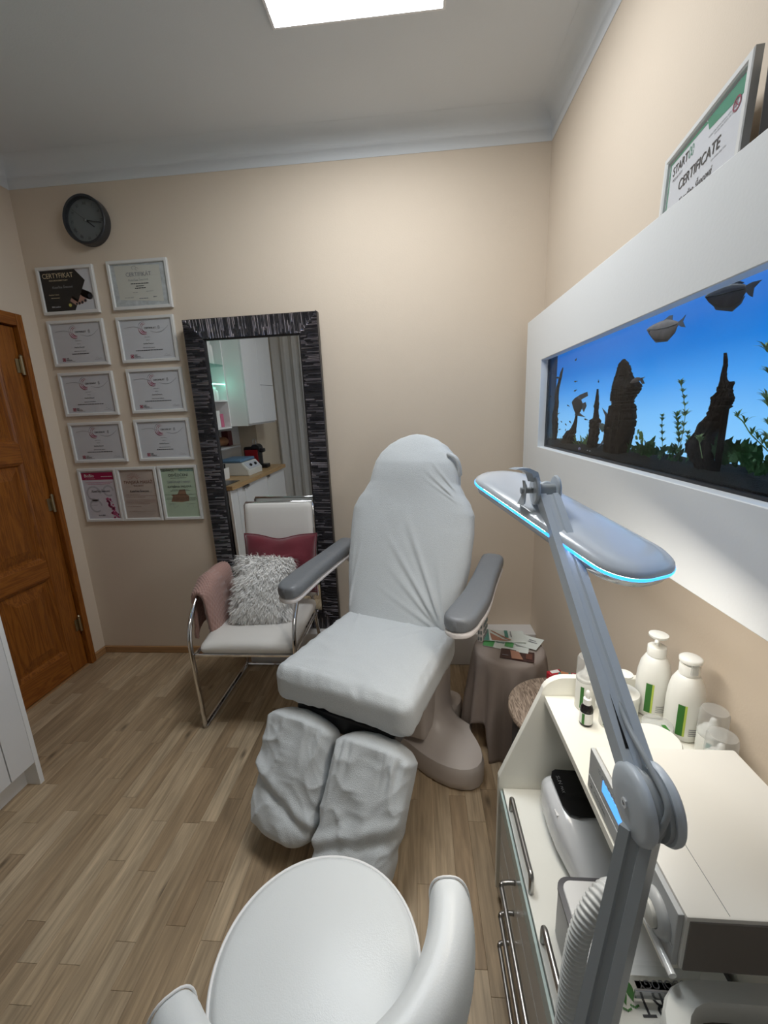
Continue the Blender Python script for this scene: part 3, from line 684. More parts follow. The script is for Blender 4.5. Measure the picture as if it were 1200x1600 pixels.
# leg rests
def leg(side):
    rings = []; n = 84; cx = 0.149 * side; r0 = 6.1 if side < 0 else 2.3
    for i in range(n + 1):
        s_ = i / n
        L = 0.60 * s_
        # path: rounds over the seat edge then drops
        py = -0.505 - (0.235 if side > 0 else 0.20) * s_ ** 0.9; pz = 0.415 - (0.385 if side > 0 else 0.365) * s_
        hw_ = 0.140 * min(1, math.sqrt(max(0.0, 1 - ((0.09 - min(L, 0.09)) / 0.09) ** 2)) + 0.04)
        hw_ *= 1.0 - 0.07 * math.exp(-((s_ - 0.64) / 0.05) ** 2)
        if s_ > 0.62: hw_ *= 1 - 0.16 * ((s_ - 0.62) / 0.38)
        end = max(0.0, 1 - s_) * 0.60
        if end < 0.10: hw_ *= math.sqrt(max(0.0005, 1 - ((0.10 - end) / 0.10) ** 2))
        th = 0.065 * min(1, 0.3 + L / 0.05) * (1.0 if end > 0.06 else math.sqrt(max(0.002, 1 - ((0.06 - end) / 0.06) ** 2)))
        th *= 1.0 + 0.22 * math.exp(-((s_ - 0.85) / 0.12) ** 2)
        c = Vector((cx - side * 0.012 * s_, py, pz)); nr = Vector((0, -0.86, 0.50)).normalized(); tn = nr
        ring = []
        for j in range(120):
            a = 2 * PI * j / 120; ca, sa = math.cos(a), math.sin(a); e = 0.55
            u = math.copysign(abs(ca) ** e, ca) * hw_; d = math.copysign(abs(sa) ** e, sa) * th
            env = min(1, L / 0.08) * min(1, end / 0.05)
            # long drapes fanning from the inner edge, smaller crumples crossing them
            fan = noise.noise(Vector((u * 13 + r0 - s_ * side * 2.5, s_ * 2.6 + u * side * 7, r0)))
            cr_ = noise.noise(Vector((u * 16 - r0, s_ * 8 + u * side * 22, r0 + 5)))
            gat = math.sin(u * 210 + 2 * noise.noise(Vector((u * 20, s_ * 3, r0)))) * (0.004 if side > 0 else 0.0012) * math.exp(-(s_ - 0.13) ** 2 / 0.02)
            sw = 0.010 * math.exp(-((s_ - 0.60 + u * side * 1.1) / 0.05) ** 2) - 0.008 * math.exp(-((s_ - 0.69 + u * side * 1.0) / 0.035) ** 2)
            wob = ((0.30 - abs(fan) ** .6) * 0.019 - 0.001 + (0.30 - abs(cr_) ** .6) * 0.0055 + gat * 1.2 + sw) * env
            ring.append(c + Vector((u * (1 + wob * 1.2), 0, 0)) + tn * (d + (wob if sa > -0.25 else wob * 0.3)) + Vector((0, 0, 0.004 * fan)))
        rings.append(ring)
    return MB().ring_faces(rings)
for s_ in (-1, 1): part('leg_rest', leg(s_), COVER, tc, 'all')
part('hinge_frame', MB().box(-0.20, 0.20, -0.50, -0.10, 0.35, 0.425, 0.01), BLACK, tc)
# armrests
def arm(side):
    pad, base = MB(), MB()
    path = [Vector((0.355 * side, -0.335, 0.765)), Vector((0.365 * side, -0.25, 0.772)), Vector((0.375 * side, -0.13, 0.782)), Vector((0.372 * side, 0.0, 0.797)), Vector((0.368 * side, 0.12, 0.812)), Vector((0.366 * side, 0.20, 0.822))]
    P = catmull(path, 8); n = len(P)
    def sect(i, hw_, hz, zo):
        s_ = i / (n - 1); f = 1.0
        if s_ < 0.16: f = math.sqrt(max(0.02, 1 - ((0.16 - s_) / 0.16) ** 2))
        if s_ > 0.93: f = math.sqrt(max(0.3, 1 - ((s_ - 0.93) / 0.08) ** 2))
        wv = (1.08 if s_ < 0.3 else lerp(1.08, 0.92, min(1, (s_ - 0.3) / 0.3)))
        r = []
        for j in range(28):
            a = 2 * PI * j / 28; ca, sa = math.cos(a), math.sin(a)
            r.append(P[i] + Vector((math.copysign(abs(ca) ** .6, ca) * hw_ * f * wv, 0, zo + math.copysign(abs(sa) ** .6, sa) * hz * (0.6 + 0.4 * f))))
        return r
    pad.ring_faces([sect(i, 0.052, 0.030, 0) for i in range(n)])
    base.ring_faces([sect(i, 0.050, 0.012, -0.036) for i in range(n)])
    base.tube(catmull([(0.36 * side, 0.16, 0.775), (0.33 * side, 0.20, 0.72), (0.29 * side, 0.21, 0.66)], 6), 0.024, 14)
    part('armrest_pad', pad, PADG, tc, 'all'); part('armrest_shell', base, SHELLW, tc, True)
arm(-1); arm(1)
# pendant control on the right arm
ct = part('hand_control', MB().box(0.395, 0.415, -0.19, -0.12, 0.640, 0.755, 0.006, 2), mat('control_grey', (0.40, 0.37, 0.36), 0.5), tc)
bt = MB()
for b_ in range(4):
    for q in range(2): bt.box(0.3975 + q * .0085, 0.4035 + q * .0085, -0.1925, -0.185, 0.648 + b_ * 0.024, 0.663 + b_ * 0.024, 0.002, 1)
    for a in range(3): bt.box(0.413, 0.4175, -0.182 + a * 0.021, -0.166 + a * 0.021, 0.648 + b_ * 0.024, 0.663 + b_ * 0.024, 0.002, 1)
part('button', bt, mat('control_buttons', (0.10, 0.12, 0.12), 0.5), ct, stuff=True)
# base: four-lobed foot flowing up into the column
rings = []
for i in range(34):
    s_ = i / 33
    z = [0.0, 0.008, 0.03, 0.075, 0.095][i] if i < 5 else 0.095 + (0.40 - 0.095) * ((i - 4) / 29) ** 1.25
    k_ = 1.0 if i < 4 else (0.975 if i == 4 else 0.0)
    ring = []
    for j in range(72):
        a = 2 * PI * j / 72; x_, y_ = math.cos(a), math.sin(a)
        lobe = 0.245 + 0.185 * abs(math.sin(2 * a)) ** 2.2 * (1 if True else 0)
        ox, oy = x_ * lobe * (1.12 if y_ < 0 else lerp(1.12, .58, min(1, y_ * 3))), y_ * lobe * (0.80 if y_ < 0 else .6)
        if i == 0: ox *= 0.97; oy *= 0.97
        if k_ == 0:
            g = ((i - 4) / 29); sh = (1 - g) ** 6.0
            colx, coly = math.copysign(abs(x_) ** .6, x_) * 0.165, math.copysign(abs(y_) ** .6, y_) * 0.12
            x2, y2 = lerp(colx, ox * 0.93, sh), lerp(coly, oy * 0.93, sh)
        else: x2, y2 = ox * k_, oy * k_
        ring.append(Vector((x2 + 0.045, y2 + 0.03, z)))
    rings.append(ring)
part('base', MB().ring_faces(rings), BEIGEP, tc, 50)
part('column_cover', MB().box(-0.11, 0.185, -0.19, 0.05, 0.13, 0.42, 0.02, 3), BEIGEP, tc, True)
part('lift_frame', MB().box(-0.17, 0.17, -0.30, 0.12, 0.385, 0.435, 0.01), mat('chair_steel_beige', (0.4, 0.37, 0.34), 0.5), tc)
part('back_frame', MB().box(-0.15, 0.15, 0.05, 0.17, 0.37, 0.56, 0.02), BEIGEP, tc)
part('caster', MB().cyl((0.33, 0.20, 0.028), (0.36, 0.20, 0.028), 0.026), BLACK, tc)

# ------------------------------------------------------------------ rolling stool in front
stl = thing('work_stool', 'white leatherette stool with a round seat and low curved backrest in the foreground', 'stool', (-0.20, 0.54, 0))
def disc_rings(R, z0, z1, rr_, dome=0.008):
    pr = [(R - rr_ * 1.5, z0), (R - rr_ * 0.3, z0 + 0.002)]
    for q in range(9):
        a = -PI / 2 + PI * q / 8; pr.append((R - rr_ + rr_ * math.cos(a), (z0 + z1) / 2 + (z1 - z0) / 2 * math.sin(a)))
    for q in range(1, 8): pr.append(((R - rr_) * (1 - q / 8), z1 + dome * math.sin(q / 8 * PI / 2)))
    pr.append((0, z1 + dome)); return pr
part('seat', MB().lathe(disc_rings(0.190, 0.425, 0.492, 0.02), seg=72), LEATHW, stl, 'all')
part('piping', MB().tube([(0.187 * math.cos(a * 2 * PI / 72), 0.187 * math.sin(a * 2 * PI / 72), 0.482) for a in range(72)], 0.0032, 8, loop=True), mat('white_piping', (0.88, 0.88, 0.88), 0.4), stl, 'all')
RC = Vector((0.002, 0.020))
def backsec(ang, f, zc):
    """cross-section of the back roll at an angle; f shrinks towards the ends"""
    ring = []; c = Vector((math.cos(ang), math.sin(ang)))
    for j in range(30):
        a = 2 * PI * j / 30; ca, sa = math.cos(a), math.sin(a)
        t_ = math.copysign(abs(ca) ** .75, ca) * 0.038 * f; h_ = math.copysign(abs(sa) ** .75, sa) * 0.066 * (0.55 + 0.45 * f)
        r = 0.242 + t_ - h_ * 0.10
        ring.append(Vector((RC.x + c.x * r, RC.y + c.y * r, zc + h_)))
    return ring
A0, A1 = math.radians(-139), math.radians(6)
NB = 64; rings = []
for i in range(NB + 1):
    s_ = i / NB; ang = lerp(A0, A1, s_); e = min(s_, 1 - s_) / 0.055
    f = 1.0 if e > 1 else math.sqrt(max(0.0, 1 - (1 - e) ** 2)) * 0.42 + 0.58
    rings.append(backsec(ang, f, 0.585))
part('backrest', MB().ring_faces(rings), LEATHW, stl, 60)
for s_ in (0.012, 0.988):
    ang = lerp(A0, A1, s_)
    part('piping', MB().tube([p for p in backsec(ang, 0.93, 0.585)], 0.0022, 6, loop=True), MATS['white_piping'], stl, 'all')
part('seam', MB().tube([p for p in backsec(math.radians(-64), 1.012, 0.585)][3:28], 0.0012, 6).tube([p for p in backsec(math.radians(-65.6), 1.012, 0.585)][3:28], 0.0012, 6), MATS['white_piping'], stl, 'all')
br = MB()
for a in (-110, -64, -18):
    c = Vector((math.cos(math.radians(a)), math.sin(math.radians(a))))
    br.tube(catmull([(c.x * .10, c.y * .10, .415), (c.x * .22, c.y * .22, .42), (c.x * .245, c.y * .245 + .015, .47), (c.x * .235, c.y * .235 + .02, .55)], 5), 0.010)
part('bracket', br, CHROME, stl, 'all')
part('gas_lift', MB().lathe([(0.10, 0.425), (0.10, 0.415), (0.03, 0.40), (0.025, 0.25), (0.032, 0.245), (0.032, 0.12), (0.05, 0.10), (0.05, 0.085)], seg=24), CHROME, stl, True)
for q in range(5):
    a = 2 * PI * q / 5 + 0.3; c = Vector((math.cos(a), math.sin(a), 0))
    lg = part('leg', MB().tube([c * 0.03 + Vector((0, 0, 0.10)), c * 0.14 + Vector((0, 0, 0.085)), c * 0.23 + Vector((0, 0, 0.065))], [0.018, 0.015, 0.011]), CHROME, stl, True)
    n_ = Vector((-c.y, c.x, 0)); p = c * 0.225 + Vector((0, 0, 0.026))
    part('caster', MB().cyl(p - n_ * 0.018, p - n_ * 0.004, 0.025).cyl(p + n_ * 0.004, p + n_ * 0.018, 0.025).cyl(p, p + Vector((0, 0, 0.03)), 0.006), BLACK, lg, True)

# ------------------------------------------------------------------ visitor chair with chrome loop arms
vc = thing('visitor_chair', 'white leatherette visitor chair on a chrome sled frame in front of the mirror', 'chair', (-0.815, 1.90, 0))
def vt(p): return Vector((p[0] + 0.815, p[1] - 1.90, p[2]))
part('seat', deform(rgrid(0.445, 0.47, 0.062, 0.024, 20, 4), lambda p: vt((p.x * (1 if p.y > -.1 else 1.0) - 0.800 + 0.0, p.y + 1.895 - 0.006 * (1 if p.y < -.2 else 0), p.z + 0.437 + 0.014 * (1 - (p.x / .22) ** 2) * (1 if p.z > 0 else 0) - 0.02 * max(0, (-p.y - .14)) / .1 * (1 if p.z > 0 else .2)))), LEATHC, vc, 'all')
def backf(p):
    # leans back a little
    return vt((p.x - 0.775, 2.185 + p.y + (p.z) * 0.10, 0.735 + p.z))
part('backrest', deform(rgrid(0.380, 0.035, 0.53, 0.014, 16, 20), backf), LEATHC, vc, 'all')
bw, bh = 0.194, 0.268
part('back_frame', MB().tube([vt((-0.775 + sx * bw, 2.192 + sz * bh * .10 , 0.735 + sz * bh)) for sx, sz in ((-1, -1), (-1, -.4), (-1, .4), (-1, .95), (-.97, 1), (.97, 1), (1, .95), (1, .4), (1, -.4), (1, -1))], 0.007, 8), CHROME, vc, 'all')
def bar(pts, w_=0.026, t_=0.011):
    return MB().tube(pts, 1.0, 8, squash=(w_ / 2, t_ / 2))
for sx in (-1, 1):
    X = -0.812 + sx * 0.245
    loop = [(X, 1.672, 0.008), (X, 1.664, 0.20), (X - sx * -0.0, 1.650, 0.42), (X, 1.662, 0.52), (X + 0, 1.715, 0.60), (X, 1.80, 0.655), (X, 1.90, 0.672), (X, 2.02, 0.668), (X - sx * 0.04, 2.15, 0.655)]
    part('arm_loop', MB().tube([vt(p) for p in catmull(loop, 6)], 1.0, 12, squash=(0.014, 0.0095)), CHROME, vc, 'all')
    part('sled_rail', MB().tube([vt((X, 1.668, 0.008)), vt((X, 2.19, 0.008))], 1.0, 8, squash=(0.014, 0.008)), CHROME, vc)
    part('rear_post', MB().tube([vt(p) for p in catmull([(X, 2.19, 0.008), (X - sx * .02, 2.15, 0.25), (X - sx * 0.045, 2.16, 0.48), (X - sx * 0.05, 2.18, 0.60)], 5)], 0.010, 10), CHROME, vc, 'all')
part('cross_bar', MB().tube([vt((-1.057, 2.19, 0.010)), vt((-0.567, 2.19, 0.010))], 0.009, 8), CHROME, vc)
part('seat_rail', MB().box(-0.235, 0.24, -0.245, -0.232, 0.394, 0.407, 0.003).box(-0.235, 0.24, 0.20, 0.215, 0.394, 0.407, 0.003).box(-0.24, -0.226, -0.245, 0.215, 0.394, 0.407, 0.003).box(0.232, 0.246, -0.245, 0.215, 0.394, 0.407, 0.003), CHROME, vc)

# cushions and blanket
def cushion(w_, h_, t_, n=26, pinch=0.06, seedv=0.0, wr=0.004):
    mb = MB(); G = {}
    for s_ in (1, -1):
        for i in range(n + 1):
            for j in range(n + 1):
                edge = i in (0, n) or j in (0, n)
                if s_ < 0 and edge: G[(s_, i, j)] = G[(1, i, j)]; continue
                a, b_ = i / n * 2 - 1, j / n * 2 - 1
                ex, ey = 1 - pinch * (1 - b_ * b_) * abs(a) ** 3, 1 - pinch * (1 - a * a) * abs(b_) ** 3
                th = t_ / 2 * ((1 - abs(a) ** 2.6) * (1 - abs(b_) ** 2.6)) ** 0.5
                nn = noise.noise(Vector((a * 2.2 + seedv, b_ * 2.2, s_))) * wr * (0 if edge else 1)
                G[(s_, i, j)] = mb.bm.verts.new((a * w_ / 2 * ex, s_ * th + nn, b_ * h_ / 2 * ey))
        for i in range(n):
            for j in range(n):
                mb.bm.faces.new([G[(s_, i, j)], G[(s_, i + 1, j)], G[(s_, i + 1, j + 1)], G[(s_, i, j + 1)]])
    return mb
rc = thing('cushion', 'burgundy velvet cushion leaning on the visitor chair backrest', 'cushion', (-0.735, 2.055, 0.705), rot=(math.radians(-10), math.radians(2), math.radians(4)))
VELV = mat('burgundy_velvet', (0.12, 0.005, 0.016), 0.75, bump=(60, 0.12), var=0.25, vscale=9, sheen=0.5)
def droop(p):
    d_ = math.exp(-(p.x + .01) ** 2 / 0.006) * 0.022 if p.z > 0.05 else 0
    return Vector((p.x, p.y, p.z - d_))
part('cover', deform(cushion(0.385, 0.315, 0.12, 26, 0.05, 2.0, 0.012), droop), VELV, rc, 'all')
n = 26; path = []
for q in range(100):
    s_ = q / 100 * 4; k_ = int(s_); f = s_ - k_; a, b_ = [(2 * f - 1, -1), (1, 2 * f - 1), (1 - 2 * f, 1), (-1, 1 - 2 * f)][k_]
    p = Vector((a * .1925 * (1 - 0.05 * (1 - b_ * b_) * abs(a) ** 3), 0, b_ * .1575 * (1 - 0.05 * (1 - a * a) * abs(b_) ** 3))); path.append(droop(p))
part('piping', MB().tube(path, 0.004, 6, loop=True), VELV, rc, 'all')
fc = thing('cushion', 'shaggy white faux fur cushion propped on the visitor chair seat', 'cushion', (-0.775, 1.885, 0.632), rot=(math.radians(-19), math.radians(6), math.radians(7)))
part('cover', cushion(0.27, 0.315, 0.10, 20, 0.04, 5.0), mat('fur_backing', (0.50, 0.50, 0.49), 0.95), fc, 'all')
mb = MB(); r_ = random.Random(9)
V_, Fc = [], []
for q in range(13000):
    a, b_ = r_.uniform(-1, 1), r_.uniform(-1, 1); s_ = -1 if r_.random() < 0.8 else 1
    th = 0.05 * ((1 - abs(a) ** 2.6) * (1 - abs(b_) ** 2.6)) ** 0.5
    p = Vector((a * .135, s_ * th, b_ * .1575))
    nrm = Vector((a ** 3 * 0.9, s_ * (1.1 - max(abs(a), abs(b_)) * 0.7), b_ ** 3 * 0.9)).normalized()
    cl_ = noise.noise(Vector((a * 5, b_ * 5, s_))) * 2.4
    dr = (nrm * 0.42 + Vector((math.sin(cl_) * 0.55 + r_.uniform(-.35, .35), 0, -0.75 + math.cos(cl_) * 0.3 + r_.uniform(-.3, .3)))).normalized()
    L = r_.uniform(0.022, 0.040); wd = r_.uniform(0.0014, 0.0030); sdv = dr.cross(nrm).normalized() * wd
    curl = Vector((r_.uniform(-.4, .4), -s_ * .1, r_.uniform(-.5, .1))) * L * 0.5
    i0 = len(V_); m_ = p + dr * L * 0.55; e_ = p + dr * L + curl
    V_ += [p - sdv, p + sdv, m_ - sdv * .8 + nrm * .002, m_ + sdv * .8 + nrm * .002, e_]; Fc += [(i0, i0 + 1, i0 + 3, i0 + 2), (i0 + 2, i0 + 3, i0 + 4)]
me = bpy.data.meshes.new('fur'); me.from_pydata([tuple(v) for v in V_], [], Fc); me.materials.append(mat('white_fur', (0.86, 0.85, 0.83), 0.8, sheen=0.2, var=0.08, vscale=60))
part('fur', me, None, fc, stuff=True)
# knitted blanket over the left arm
BL = mat('pink_knit', (0.37, 0.225, 0.195), 0.95, bump=None, sheen=0.3)
bl = thing('blanket', 'dusty pink knitted blanket draped over the left arm of the visitor chair', 'blanket', (-1.055, 1.85, 0.43))
prof = [(-0.058, 0.47), (-0.050, 0.56), (-0.042, 0.64), (-0.034, 0.695), (-0.005, 0.722), (0.030, 0.722), (0.060, 0.695), (0.072, 0.63), (0.078, 0.55), (0.080, 0.475), (0.066, 0.458)]
C0 = catmull([(a, 0, z) for a, z in prof], 16)
rings = []
NY = 120
for i in range(NY + 1):
    y = lerp(-0.085, 0.165, i / NY); ring = []
    for j, p in enumerate(C0):
        s_ = j / (len(C0) - 1)
        kn = 0.0030 * math.sin(2 * PI * y / .014 + (PI if math.sin(2 * PI * s_ * 17) > 0 else 0)) * abs(math.sin(2 * PI * s_ * 17)) + 0.007 * noise.noise(Vector((y * 12, s_ * 6, 2)))
        nx = Vector((math.cos(PI * (1 - s_)), 0, math.sin(PI * s_) * 0.8 + .1)).normalized()
        ed = 1.0 - 0.25 * (abs(2 * i / NY - 1) ** 6)
        ring.append(Vector((p.x * ed, y + 0.012 * math.sin(s_ * 7) + (0.05 * s_ if i > NY / 2 else -0.02 * math.sin(s_ * PI)), p.z - 0.43 - 0.045 * max(0, -(y) / .085) * (1 if 0 < s_ < 1 else 1))) + nx * kn)
    rings.append(ring)
inner = [[q - Vector((q.x * 0.0, 0, 0)) - (Vector((math.cos(PI * (1 - j / (len(C0) - 1))), 0, math.sin(PI * j / (len(C0) - 1)) * .8 + .1)).normalized()) * 0.020 for j, q in enumerate(r)] for r in rings]
bk = MB().ring_faces([ra + list(reversed(rb)) for ra, rb in zip(rings, inner)])
part('knit', bk, BL, bl, 'all')

# ------------------------------------------------------------------ aquarium set in the right wall
XF, XG = 0.56, 0.592                           # front of the surround, front pane
OY1, OZ0, OZ1, PY1, PZ0, PZ1 = 2.005, 1.281, 1.663, 2.262, 1.068, 1.867
PY0, OY0 = -0.15, 0.12
asr = thing('aquarium_surround', 'big matt white panel box framing the aquarium on the right wall', 'panel', (0.6, 1.1, PZ0))
mb = MB()
def orr(y0, y1, z0, z1, x_): return [Vector((x_, y0, z0)), Vector((x_, y1, z0)), Vector((x_, y1, z1)), Vector((x_, y0, z1))]
XK = XF + 0.019
mb.ring_faces([orr(OY0, OY1, OZ0, OZ1, XK), orr(PY0, PY1, PZ0, PZ1, XK), orr(PY0, PY1, PZ0, PZ1, XF + 0.002), orr(PY0 + .002, PY1 - .002, PZ0 + .002, PZ1 - .002, XF), orr(OY0 - .002, OY1 + .002, OZ0 - .002, OZ1 + .002, XF), orr(OY0, OY1, OZ0, OZ1, XF + 0.002), orr(OY0, OY1, OZ0, OZ1, XG - 0.001)], cap0=False, cap1=False)
bk = MB().ring_faces([orr(PY0 + .004, PY1 - .004, PZ0 + .001, 1.80, XR - .001), orr(PY0 + .004, PY1 - .004, PZ0 + .001, 1.80, XK + .0005), orr(OY0 - .02, 2.125, 1.17, 1.76, XK + .0005)], cap0=False, cap1=False)
part('side_casing', bk, PANELW, asr, world=True)
part('surround_board', mb, PANELW, asr, world=True)
tk = thing('aquarium', 'long built-in aquarium glowing blue with driftwood, plants and fish', 'aquarium', (0.77, 1.06, 1.19))
TY0, TY1, TZ0, TZ1, XB = 0.13, 2.11, 1.19, 1.745, 0.80
def ramp_emit(name):
    m = bpy.data.materials.new(name); m.use_nodes = True; nt = m.node_tree; b = nt.nodes['Principled BSDF']
    tc_ = nt.nodes.new('ShaderNodeTexCoord'); sp = nt.nodes.new('ShaderNodeSeparateXYZ'); nt.links.new(tc_.outputs['Generated'], sp.inputs[0])
    cr = nt.nodes.new('ShaderNodeValToRGB'); e = cr.color_ramp.elements
    e[0].position = 0.22; e[0].color = (0.28, 0.60, 0.93, 1); e[1].position = 0.86; e[1].color = (0.0, 0.12, 0.50, 1)
    q = cr.color_ramp.elements.new(0.42); q.color = (0.18, 0.48, 0.88, 1); q = cr.color_ramp.elements.new(0.58); q.color = (0.06, 0.31, 0.78, 1); q = cr.color_ramp.elements.new(0.72); q.color = (0.0, 0.17, 0.60, 1)
    nt.links.new(sp.outputs[2], cr.inputs[0]); nt.links.new(cr.outputs[0], b.inputs['Emission Color']); b.inputs['Emission Strength'].default_value = 1.15
    b.inputs['Base Color'].default_value = (0.02, 0.05, 0.1, 1); return m
part('backlight', MB().box(XB, XB + 0.006, TY0 - .01, TY1 + .01, TZ0, TZ1), ramp_emit('backlit_blue_film'), tk, world=True)
DK = mat('tank_black', (0.012, 0.013, 0.016), 0.4)
part('tank_body', MB().box(XG, XB + .02, TY0 - .02, TY1 + .003, TZ0 - .015, TZ0 - 0.001).box(XG, XB + .02, TY0 - .02, TY1 + .003, TZ1 + 0.001, TZ1 + 0.012).box(XG + .008, XB + .02, TY1 + 0.001, TY1 + .006, TZ0, TZ1).box(XG + .008, XB + .02, TY0 - .02, TY0 - 0.001, TZ0, TZ1).box(XB + .008, XB + .02, TY0 - .02, TY1 + .003, TZ0, TZ1), DK, tk, world=True)
part('front_pane', MB().box(XG, XG + 0.007, TY0 - .02, TY1 + .004, TZ0, TZ1), glassy('aquarium_glass', (0.96, 0.97, 0.97), 0.0, 1.12), tk, world=True)
part('glass_rim', MB().box(XG + 0.0005, XG + 0.0065, OY1 - 0.012, OY1 - 0.0, OZ0, OZ1).box(XG - .0008, XG + 0.0065, TY0, OY1 - 0.0, OZ0 - 0.001, OZ0 + 0.007), DK, tk, world=True)
WAT = bpy.data.materials.new('aquarium_water'); WAT.use_nodes = True; nt = WAT.node_tree; nt.nodes.clear()
o_ = nt.nodes.new('ShaderNodeOutputMaterial'); g_ = nt.nodes.new('ShaderNodeBsdfRefraction'); g_.inputs['Color'].default_value = (0.97, 0.99, 1.0, 1); g_.inputs['IOR'].default_value = 1.33; g_.inputs['Roughness'].default_value = 0.0
nt.links.new(g_.outputs[0], o_.inputs[0]); MATS['aquarium_water'] = WAT
XW = XG + 0.0085
part('water', MB().box(XW, XB - 0.001, TY0, TY1, TZ0, TZ1 - 0.004), WAT, tk, world=True)
part('light_bar', MB().box(XW + 0.05, XW + 0.09, TY0 + .05, TY1 - .05, TZ1 - 0.012, TZ1 - .006), mat('tank_led', (0.9, 0.9, 0.9), 0.5, emis=(0.85, 0.95, 1.0), estr=4.0), tk, world=True)
def aq(px, py, dep):
    """the point dep behind the front pane that the water shows at this spot"""
    v = (RW @ Vector(((px - 600) / FPX, (py - 800) / FPX, 1.0))).normalized()
    G_ = CAM + v * ((XW - CAM.x) / v.x)
    ty_, tz_ = v.y / 1.33, v.z / 1.33; tx_ = math.sqrt(1 - ty_ * ty_ - tz_ * tz_)
    return G_ + Vector((tx_, ty_, tz_)) * (dep / tx_)
def cA(x, y): return 840 + x / 6.6667, 560 + y / 6.6667
def cB(x, y): return 980 + x / 5.4545, 540 + y / 5.4545
def cF(x, y): return 990 + x / 5.7143, 420 + y / 5.7143
WOOD = mat('dark_driftwood', (0.022, 0.013, 0.010), 0.9, bump=(90, .8), var=0.5, vscale=40, stretch=(1, 1, .25))
def root(rows, conv, dep, label, rough=0.006, seed=0, flat=0.55):
    rows2 = []
    for (a, b_) in zip(rows, rows[1:]):
        for q in range(5):
            r_ = [lerp(a[i], b_[i], q / 5) for i in range(3)]
            jg = min(12.0, (r_[2] - r_[1]) * .15) if q else 0
            r_[1] += jg * noise.noise(Vector((r_[0] * .13, seed, 0))) * 1.6; r_[2] += jg * noise.noise(Vector((r_[0] * .13, seed, 9))) * 1.6
            rows2.append(r_)
    rows2.append(rows[-1])
    rings = []
    for y_, xl, xr in rows2:
        L_, R_ = aq(*conv(xl, y_), dep), aq(*conv(xr, y_), dep); c = (L_ + R_) / 2; hy = abs(L_.y - R_.y) / 2 + .0008
        ring = []
        for j in range(44):
            a = 2 * PI * j / 44
            n_ = noise.noise(Vector((math.cos(a) * 2.2 + seed, math.sin(a) * 2.2, c.z * 16))) * min(rough * 2, hy * .5)
            n_ += noise.noise(Vector((math.cos(a) * 7 + seed, math.sin(a) * 7, c.z * 14))) * min(rough * 1.4, hy * .35)
            n_ -= abs(noise.noise(Vector((math.cos(a) * 13 + seed, math.sin(a) * 13, c.z * 9)))) * min(rough * 1.6, hy * .3)
            ring.append(c + Vector((math.sin(a) * (min(hy, 0.09) * flat + 0.002 + n_), math.cos(a) * (hy + n_ * .6), (L_.z - R_.z) / 2 * math.cos(a) * 0)))
        rings.append(ring)
    base = rings[-1]; rings.append([Vector((p.x, p.y, TZ0 + .002)) for p in base])
    mb = MB().ring_faces(rings); c0 = sum(base, Vector()) / len(base)
    return single('driftwood', mb, WOOD, label, 'driftwood', 70, 'driftwood roots in the aquarium', loc=(c0.x, c0.y, TZ0))
root([(8, 890, 906), (60, 852, 938), (130, 832, 968), (200, 812, 984), (240, 804, 1010), (290, 796, 1050), (340, 790, 1040), (380, 784, 1018), (425, 786, 990), (470, 800, 985), (500, 765, 1000), (560, 755, 990), (620, 735, 1000), (700, 720, 996), (760, 712, 985), (850, 702, 950), (950, 700, 920), (1010, 696, 900), (1040, 694, 900)], cA, 0.12, 'broad jagged slab of dark driftwood standing in the middle of the aquarium', 0.009, 3, .6)
root([(95, 262, 267), (150, 240, 257), (250, 215, 236), (320, 190, 222), (400, 178, 215), (450, 185, 218), (520, 178, 210), (570, 160, 205), (650, 155, 208), (720, 160, 208), (800, 165, 200), (890, 165, 186)], cA, 0.15, 'thin wavy driftwood stick at the far left end of the aquarium', 0.004, 7, .6)
root([(320, 618, 630), (400, 608, 636), (480, 600, 640), (560, 595, 632), (620, 580, 632), (645, 545, 650), (680, 548, 648), (740, 545, 640), (820, 540, 622), (900, 520, 620), (1000, 512, 612)], cA, 0.13, 'driftwood stump with one sharp spike left of the broad slab', 0.005, 12, .6)
root([(590, 400, 416), (660, 385, 412), (700, 368, 405), (740, 345, 395), (765, 300, 388), (820, 265, 375), (900, 250, 382), (960, 248, 384)], cA, 0.14, 'low driftwood stump with a thin branch under the angelfish', 0.005, 17, .6)
root([(62, 828, 843), (110, 826, 848), (160, 826, 850), (230, 812, 840), (290, 805, 845), (340, 800, 878), (400, 780, 894), (440, 738, 908), (480, 738, 905), (530, 716, 878), (560, 705, 822), (620, 665, 812), (680, 612, 800), (740, 590, 742), (800, 548, 720), (850, 520, 720), (950, 545, 722), (1050, 592, 745), (1130, 650, 746), (1200, 690, 742)], cB, 0.10, 'leaning black driftwood trunk with a thin upright horn at the right', 0.005, 23, .7)
root([(305, 882, 908), (325, 872, 908), (350, 855, 895), (380, 845, 885), (400, 840, 880)], cB, 0.10, 'short knobbly nub beside the leaning driftwood trunk', 0.002, 29, .7)
# substrate and stones
mb = MB(); rings = []
for i in range(90):
    y = lerp(TY0 + .001, TY1 - .001, i / 89)
    rings.append([Vector((XW + .0005, y, TZ0 + .0005))] + [Vector((lerp(XW + .0005, XB - .003, j / 12), y, 1.292 + 0.022 * (j / 12) + 0.006 * noise.noise(Vector((y * 12, j * .7, 0))))) for j in range(13)] + [Vector((XB - .003, y, TZ0 + .0005))])
sub = single('gravel', mb.ring_faces(rings), mat('dark_gravel', (0.035, 0.032, 0.030), 0.9, bump=(260, .9), var=.7, vscale=220), 'dark gravel covering the aquarium bottom', 'gravel', 'all'); sub['kind'] = 'stuff'
